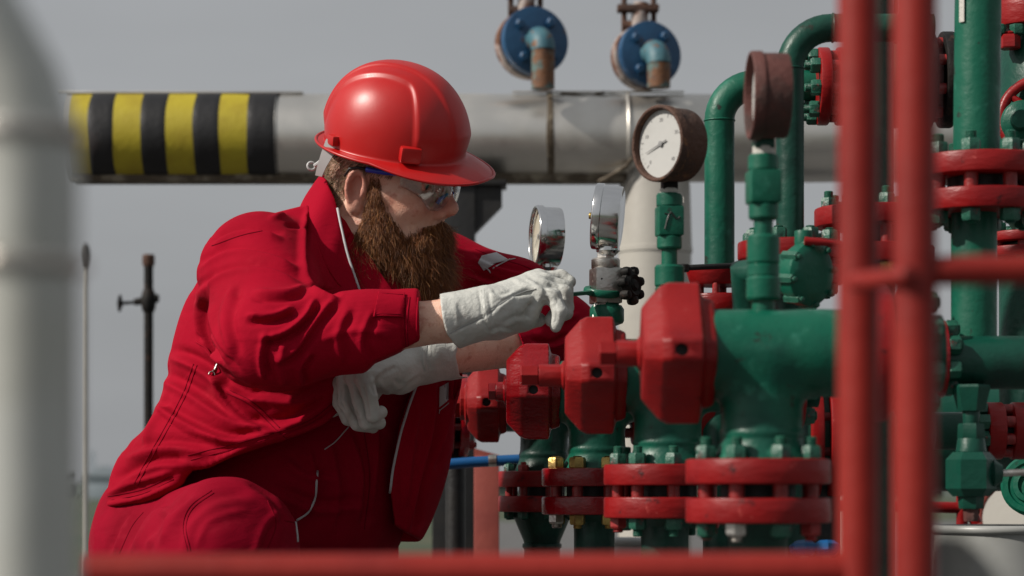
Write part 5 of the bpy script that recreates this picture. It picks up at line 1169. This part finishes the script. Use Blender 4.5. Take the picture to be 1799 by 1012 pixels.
# collar and inner stand
def ruled(name, rim, bot, m_, th, nu=5, nw=10, flare=.006, parent=None):
    r = curve([tuple(P(*q)) for q in rim], nu); b = curve([tuple(P(*q)) for q in bot], nu); vs = []; fs = []; n = len(r); cen = Vector(nk) + Vector((.02, 0, .05))
    for i in range(n):
        for k in range(nw + 1):
            t = k / nw; p_ = Vector(b[i]).lerp(Vector(r[i]), t); o = (p_ - cen); o.z = 0; o.normalize(); vs.append(p_ + o * (flare * math.sin(t * math.pi) + .0016 * math.sin(i * .9 + t * 3)))
    for i in range(n - 1):
        for k in range(nw): fs.append((i * (nw + 1) + k, (i + 1) * (nw + 1) + k, (i + 1) * (nw + 1) + k + 1, i * (nw + 1) + k + 1))
    o = MB().add(vs, fs).build(name, m_, parent or jk, 180); sm = o.modifiers.new('thickness', 'SOLIDIFY'); sm.thickness = th; sm.offset = 0; bv = o.modifiers.new('soft', 'BEVEL'); bv.width = th * .4; bv.segments = 2; bv.limit_method = 'ANGLE'
    return [Vector(q) for q in r]
rimc = ruled('collar', [(722, 520, 3.95), (716, 450, 4.02), (680, 370, 4.04), (630, 322, 4.04), (588, 308, 4.01), (566, 310, 3.955), (572, 316, 3.90), (586, 345, 3.868), (598, 400, 3.84), (610, 450, 3.825), (630, 510, 3.815)],
      [(735, 560, 3.93), (740, 520, 4.05), (700, 450, 4.10), (620, 400, 4.11), (545, 390, 4.08), (520, 395, 4.00), (520, 405, 3.90), (530, 430, 3.82), (552, 480, 3.79), (580, 525, 3.785), (615, 560, 3.78)], m_cloth, .006)
MB().tube([q + Vector((.002, -.004, -.001)) for q in rimc[37:]], .0022, 8).build('collar_piping', m_pipe, jk, 180)
ruled('inner_stand', [(590, 330, 3.93), (604, 375, 3.885), (632, 425, 3.862), (662, 470, 3.848), (694, 520, 3.84)], [(578, 340, 3.90), (594, 395, 3.866), (606, 450, 3.845), (626, 508, 3.832), (640, 560, 3.80)], m_cloth, .004, flare=.003)
# --- pieces laid on the cloth: found by casting lines from the camera position on to the cloth, then built on its surface
EYE = Vector((0, 0, CH))
def hit(px, py, bv=None):
    dr = (P(px, py, 1.0) - EYE).normalized(); h = (bv or bvJ).ray_cast(EYE, dr); return (h[0], h[1]) if h[0] is not None else (None, None)
def laid_tube(name, pts, r, m_, bv=None, off=.001, parent=None, n=6, sm=2):
    out = []
    for x, y in curve(pts, n):
        p_, nn = hit(x, y, bv)
        if p_ is not None and (not out or (p_ - out[-1]).length < .03): out.append(p_ + nn * off)
    for _ in range(sm): out = [out[0]] + [(out[i - 1] + out[i] * 2 + out[i + 1]) / 4 for i in range(1, len(out) - 1)] + [out[-1]] if len(out) > 2 else out
    if len(out) > 2: return MB().tube(out, r, 8).build(name, m_, parent or jk, 180)
def laid_patch(name, poly, m_, th, bv=None, off=.0006, parent=None, res=2.2):
    bm = bmesh.new(); vsb = [bm.verts.new((x, y, 0)) for x, y in poly]; bm.faces.new(vsb); xs_ = [q[0] for q in poly]; ys_ = [q[1] for q in poly]
    for x in np.arange(min(xs_) + res, max(xs_), res): bmesh.ops.bisect_plane(bm, geom=bm.verts[:] + bm.edges[:] + bm.faces[:], plane_co=(x, 0, 0), plane_no=(1, 0, 0))
    for y in np.arange(min(ys_) + res, max(ys_), res): bmesh.ops.bisect_plane(bm, geom=bm.verts[:] + bm.edges[:] + bm.faces[:], plane_co=(0, y, 0), plane_no=(0, 1, 0))
    bm.verts.index_update(); vs = []; bad = False; last = None
    for v_ in bm.verts:
        p_, nn = hit(v_.co.x, v_.co.y, bv)
        if p_ is None: bad = True; vs.append(Vector((0, 0, 0))); continue
        vs.append(p_ + nn * off)
    fs = [[q.index for q in f.verts][::-1] for f in bm.faces]; bm.free()
    if bad: print('patch misses cloth', name); return None
    o = MB().add(vs, fs).build(name, m_, parent or jk, 180, fix=True); s = o.modifiers.new('thickness', 'SOLIDIFY'); s.thickness = th; s.offset = 0; return o
laid_tube('zip_seam', [(548, 335), (552, 400), (575, 470), (612, 520)], .0012, m_cloth, off=.0004)
laid_patch('cuff_tab', [(665, 514), (711, 517), (706, 558), (655, 556)], m_cloth, .004, off=.0015)
for pts in ([(668, 518), (708, 521)], [(660, 552), (703, 554)]): laid_tube('stitch_line', pts, .0006, m_pipe if False else m_cloth2, off=.0036, n=5)
laid_tube('cuff_hem', [(734, 524), (732, 570), (734, 618)], .0016, m_cloth, off=.0002)
laid_patch('sleeve_emblem', [(840, 462), (846, 450), (872, 444), (892, 456), (872, 462), (856, 472), (850, 476)], m_pipe, .0012)
laid_tube('emblem_stroke', [(850, 470), (858, 474), (862, 480)], .0011, m_pipe); laid_tube('emblem_stroke', [(866, 472), (880, 464), (896, 456)], .0011, m_pipe); laid_tube('emblem_stroke', [(862, 464), (880, 460), (905, 455)], .0009, m_pipe)
laid_patch('chest_emblem', [(772, 680), (788, 672), (788, 702), (771, 716)], m_pipe, .0012)
laid_tube('emblem_stroke', [(771, 722), (788, 708)], .0008, m_pipe); laid_tube('emblem_stroke', [(771, 727), (772, 719)], .0008, m_pipe)
laid_tube('front_piping', [(737, 664), (722, 705), (706, 755), (696, 800), (687, 850), (688, 895), (698, 930), (732, 946)], .0022, m_pipe, off=.0012)
laid_tube('bib_piping', [(557, 828), (554, 870), (542, 898), (522, 914)], .0019, m_pipe, bvC, parent=cov); laid_tube('bib_piping', [(518, 917), (528, 922), (532, 935), (522, 952)], .0019, m_pipe, bvC, parent=cov)
laid_tube('bib_zip', [(612, 750), (590, 775), (570, 790)], .0010, m_pipe, bvC, parent=cov)
# zip puller under the arm
p_, nn = hit(377, 655)
if p_ is not None:
    zp = p_ + nn * .006; MB().torus(zp + Vector((-.004, -.004, -.008)), (.2, -1, .2), .0048, .0012, 16, 6).build('zip_puller', M['steel'], jk, 180); MB().tube([zp + Vector((.006, 0, .014)), zp, zp + Vector((-.004, -.003, -.004))], .0017, 6).build('zip_slider', M['steel'], jk)
for pts in ([(345, 600), (365, 615), (380, 640), (372, 660)],): laid_tube('armhole_piping', pts, .0016, m_cloth, off=.001)
laid_tube('jacket_edge_stitch', [(335, 808), (430, 783), (540, 748), (598, 708)], .0007, m_cloth2, off=.0004)
laid_tube('hem_stitch', [(186, 880), (250, 868), (305, 842)], .0007, m_cloth2, off=.0004)
for pts in ([(372, 432), (430, 412), (500, 398), (546, 378)], [(340, 640), (322, 690), (296, 740), (262, 800), (236, 850)], [(346, 642), (328, 692), (302, 742), (268, 802), (242, 852)], [(398, 690), (440, 712), (486, 756), (505, 772)], [(404, 686), (446, 708), (492, 752)], [(380, 480), (400, 500), (470, 505), (560, 540), (640, 560), (702, 566)],
            [(545, 345), (550, 400), (572, 465), (606, 515)], [(716, 522), (711, 570), (715, 626)], [(720, 522), (715, 570), (719, 626)], [(800, 660), (792, 720), (770, 800), (748, 880)], [(835, 438), (870, 452), (935, 474), (1000, 520)], [(330, 800), (430, 775), (536, 742), (592, 702)], [(190, 872), (250, 860), (302, 836)], [(270, 715), (300, 738), (352, 764)], [(272, 722), (300, 745), (350, 770)]):
    laid_tube('seam', pts, .0008, m_seam, off=.0001, n=16, sm=0)
for pts in ([(210, 972), (232, 925), (252, 900)], [(330, 968), (322, 925), (334, 890), (372, 862)], [(335, 968), (327, 926), (339, 893), (376, 866)], [(470, 965), (485, 920), (470, 880)], [(640, 760), (650, 840), (640, 930)], [(500, 915), (560, 925), (620, 918)]): laid_tube('seam', pts, .0008, m_seam, bvC, off=.0001, parent=cov, n=16, sm=0)
print('jacket pieces', round(time.time() - T0, 1))

# ---------------- gloves
def glove_mesh(v, name, label, strokes, noise=.0006):
    V, Q = v.mesh(); V, Q = keep_big(V, Q); N = vnorm(V, Q); V += N * (noise * vnoise(V, 120, 11) + noise * .5 * vnoise(V, 260, 12))[:, None]; V = folds(V, Q, strokes); V = relax(V, Q, 1, .3)
    o = fastmesh(name, V, Q, m_leather, man); tag(o, label); return o, BVHTree.FromPolygons([tuple(x) for x in V], [tuple(x) for x in Q])
g = .0019
def J(x, y, d): return NV(P(x, y, d))
v = Vol(span(J(755, 0, 3.6)[0], J(1025, 0, 3.7)[0], g), span(3.53, 3.80, g), span(J(0, 640, 3.62)[2], J(0, 445, 3.66)[2], g))
w0, w1 = J(790, 566, 3.602), J(852, 548, 3.622)
v.add(Cap(J(765, 572, 3.60), w1, .045, .039), 0)
K = [J(946, 492, 3.712), J(956, 498, 3.686), J(954, 507, 3.660), J(940, 522, 3.636)]        # knuckles index..little
for i, kk in enumerate(K): v.add(Cap(w1 + NV((0, (.022 - .015 * i), .006 - .005 * i)), kk, .030 - .002 * i, .0175 - .001 * i), .016)
v.add(Cap(J(875, 555, 3.635), J(915, 552, 3.645), .034, .028), .02)
fr_ = .0122
v.chain([K[0], J(985, 487, 3.722), J(1001, 495, 3.716)], [.0135, .0115, .0095], .004)                                     # index, reaching along the wrench
v.chain([K[1], J(992, 506, 3.690), J(994, 540, 3.688), J(972, 556, 3.682)], [.0145, .0128, .0118, .0105], .004)
v.chain([K[2], J(990, 515, 3.663), J(992, 548, 3.660), J(968, 562, 3.657)], [.0145, .0128, .0118, .0105], .004)
v.chain([K[3], J(972, 521, 3.634), J(984, 548, 3.628), J(976, 574, 3.628)], [.0140, .0122, .0112, .0085], .004)           # little finger hanging
v.chain([J(890, 562, 3.665), J(918, 566, 3.668), J(946, 562, 3.672)], [.018, .0135, .0115], .006)                          # thumb folded under
# ragged open cuff
v.sub(Cap(eR, NV(P(772, 563, 3.602)), .040, .0375), .002); 
v.sub(Poly([(700, 480), (768, 480), (772, 525), (778, 560), (786, 588), (790, 592), (800, 606), (816, 622), (816, 680), (700, 680)], 3.4, 3.9), .0015)
gR, bvR = glove_mesh(v, 'glove', 'white leather work glove gripping the wrench', [
    ([(786, 588), (850, 556), (900, 520), (945, 508)], 3.0, .0022, 'g'), ([(840, 506), (846, 540), (848, 556), (866, 598)], 3, .002, 'g'), ([(856, 504), (862, 540), (866, 560), (880, 592)], 3, .0016, 'g'),
    ([(900, 520), (925, 512), (940, 520), (936, 545)], 5, .005, 'g'), ([(936, 530), (930, 548), (924, 560)], 6, .008, 'g'), ([(955, 520), (962, 530), (950, 535)], 4, .004, 'g'),
    ([(870, 545), (890, 530), (930, 500)], 6, .002, 'r'), ([(880, 575), (905, 560), (925, 560)], 5, .002, 's'), ([(920, 485), (950, 500), (985, 515)], 4, .0015, 's'), ([(900, 490), (935, 505), (960, 512)], 4, .0015, 'r'), ([(975, 530), (978, 555), (974, 570)], 2.5, .0012, 'g'), ([(862, 512), (880, 520), (905, 512)], 4, .0018, 's'), ([(858, 585), (880, 578), (900, 582)], 4, .0018, 's'), ([(800, 530), (808, 560), (806, 580)], 6, .0016, 's'), ([(958, 486), (975, 494), (985, 505)], 3, .002, 'g'), ([(962, 498), (980, 508), (990, 525)], 3, .0022, 'g'), ([(955, 512), (972, 516), (984, 532)], 3, .0022, 'g'), ([(940, 500), (950, 505), (958, 516)], 4, .0016, 's')])
laid_tube('stitching', [(788, 587), (815, 573), (848, 557), (885, 530), (920, 513), (942, 508)], .0009, M['drum'], bvR, off=.0002, parent=gR)
for q in (0, 5): laid_tube('stitching', [(845 + q, 510), (848 + q, 545), (853 + q, 565), (866 + q, 592)], .0005, M['grey_paint'], bvR, off=.0003, parent=gR)
v = Vol(span(J(568, 0, 3.8)[0], J(825, 0, 3.83)[0], g), span(3.63, 3.90, g), span(J(0, 775, 3.72)[2], J(0, 570, 3.82)[2], g))
a0, a1, a2 = J(812, 620, 3.855), J(745, 632, 3.815), J(700, 655, 3.785)
v.add(Cap(a0, a1, .041, .036), 0); v.add(Cap(a1, a2, .036, .033), .01)
K = [J(640, 664, 3.705), J(622, 662, 3.732), J(608, 666, 3.760), J(601, 674, 3.786)]
for i, kk in enumerate(K): v.add(Cap(a2 + NV((0, -.016 + .011 * i, .004 - .002 * i)), kk, .026, .0165 - .0007 * i), .014)
v.chain([K[0], J(651, 698, 3.688), J(656, 730, 3.690), J(670, 724, 3.715)], [.0145, .0115, .0108, .0105], .002)
v.chain([K[1], J(630, 704, 3.716), J(644, 742, 3.716), J(666, 742, 3.735)], [.0148, .0112, .0118, .0105], .002)
v.chain([K[2], J(606, 706, 3.748), J(628, 744, 3.748), J(654, 750, 3.760)], [.0145, .0112, .0115, .0100], .002)
v.chain([K[3], J(597, 708, 3.778), J(612, 736, 3.778), J(636, 744, 3.785)], [.0140, .0108, .0108, .0095], .002)
v.chain([J(650, 690, 3.80), J(612, 705, 3.815), J(584, 722, 3.815)], [.017, .013, .0100], .006)
v.sub(Cap(eL, NV(P(800, 622, 3.845)), .040, .036), .002); v.sub(Poly([(803, 560), (806, 600), (800, 625), (808, 660), (900, 680), (900, 540)], 3.5, 4.1), .0015)
gL, bvL = glove_mesh(v, 'glove', 'white leather work glove hanging limp below the sleeve', [
    ([(752, 600), (750, 630), (756, 652)], 3, .002, 'g'), ([(742, 602), (740, 632), (746, 655)], 2.5, .0014, 'g'), ([(740, 655), (690, 690), (662, 698)], 4, .002, 's'), ([(612, 660), (612, 700), (628, 735)], 3, .0015, 'g'), ([(650, 672), (655, 685), (660, 695)], 3, .003, 'g'), ([(700, 640), (670, 655), (650, 680)], 5, .002, 's'), ([(636, 672), (641, 700), (648, 735)], 3.2, .0035, 'g'), ([(615, 672), (617, 705), (632, 742)], 3.2, .0035, 'g'), ([(602, 680), (600, 705), (612, 728)], 2.8, .0025, 'g'), ([(690, 668), (702, 678), (715, 672)], 4, .002, 's'), ([(665, 668), (675, 682), (690, 690)], 4, .002, 'r')])
for q in (0, 6): laid_tube('stitching', [(743 + q, 606), (742 + q, 630), (747 + q, 650)], .0005, M['grey_paint'], bvL, off=.0003, parent=gL)
# ---------------- wrench
t = thing('wrench', 'green painted ring wrench held in the gloved fist', 'wrench', P(1000, 520, 3.74))
h0, h1 = P(915, 527, 3.665), P(1034, 514, 3.765); ax_ = (h1 - h0).normalized(); sx = Vector((0, 0, 1)).cross(ax_).normalized(); up_ = ax_.cross(sx)
mb = MB(); prof = []
vs = []; fs = []
for i, (tt, w, h_) in enumerate(((0, .007, .0028), (.02, .008, .0032), (.5, .0075, .003), (.95, .0085, .0034), (1.0, .0095, .0036))):
    c = h0.lerp(h1, tt)
    for (a_, b_) in ((-1, -.6), (-.7, -1), (.7, -1), (1, -.6), (1, .6), (.7, 1), (-.7, 1), (-1, .6)): vs.append(c + sx * w * a_ + up_ * h_ * b_)
for i in range(4):
    for k in range(8): fs.append((i * 8 + k, i * 8 + (k + 1) % 8, (i + 1) * 8 + (k + 1) % 8, (i + 1) * 8 + k))
fs += [tuple(range(7, -1, -1)), tuple(range(32, 40))]; MB().add(vs, fs).build('handle', M['green'], t, 30)
rc = P(1058, 513, 3.785); za = Vector((.10, -.22, 1)).normalized()
MB().lathe([(.0205, -.0055), (.0275, -.0055), (.0295, -.003), (.0295, .003), (.0275, .0055), (.0205, .0055), (.0195, 0), (.0205, -.0055)], rc, za, 36, caps=False).build('ring_end', M['green'], t, 40)
print('done', round(time.time() - T0, 1))
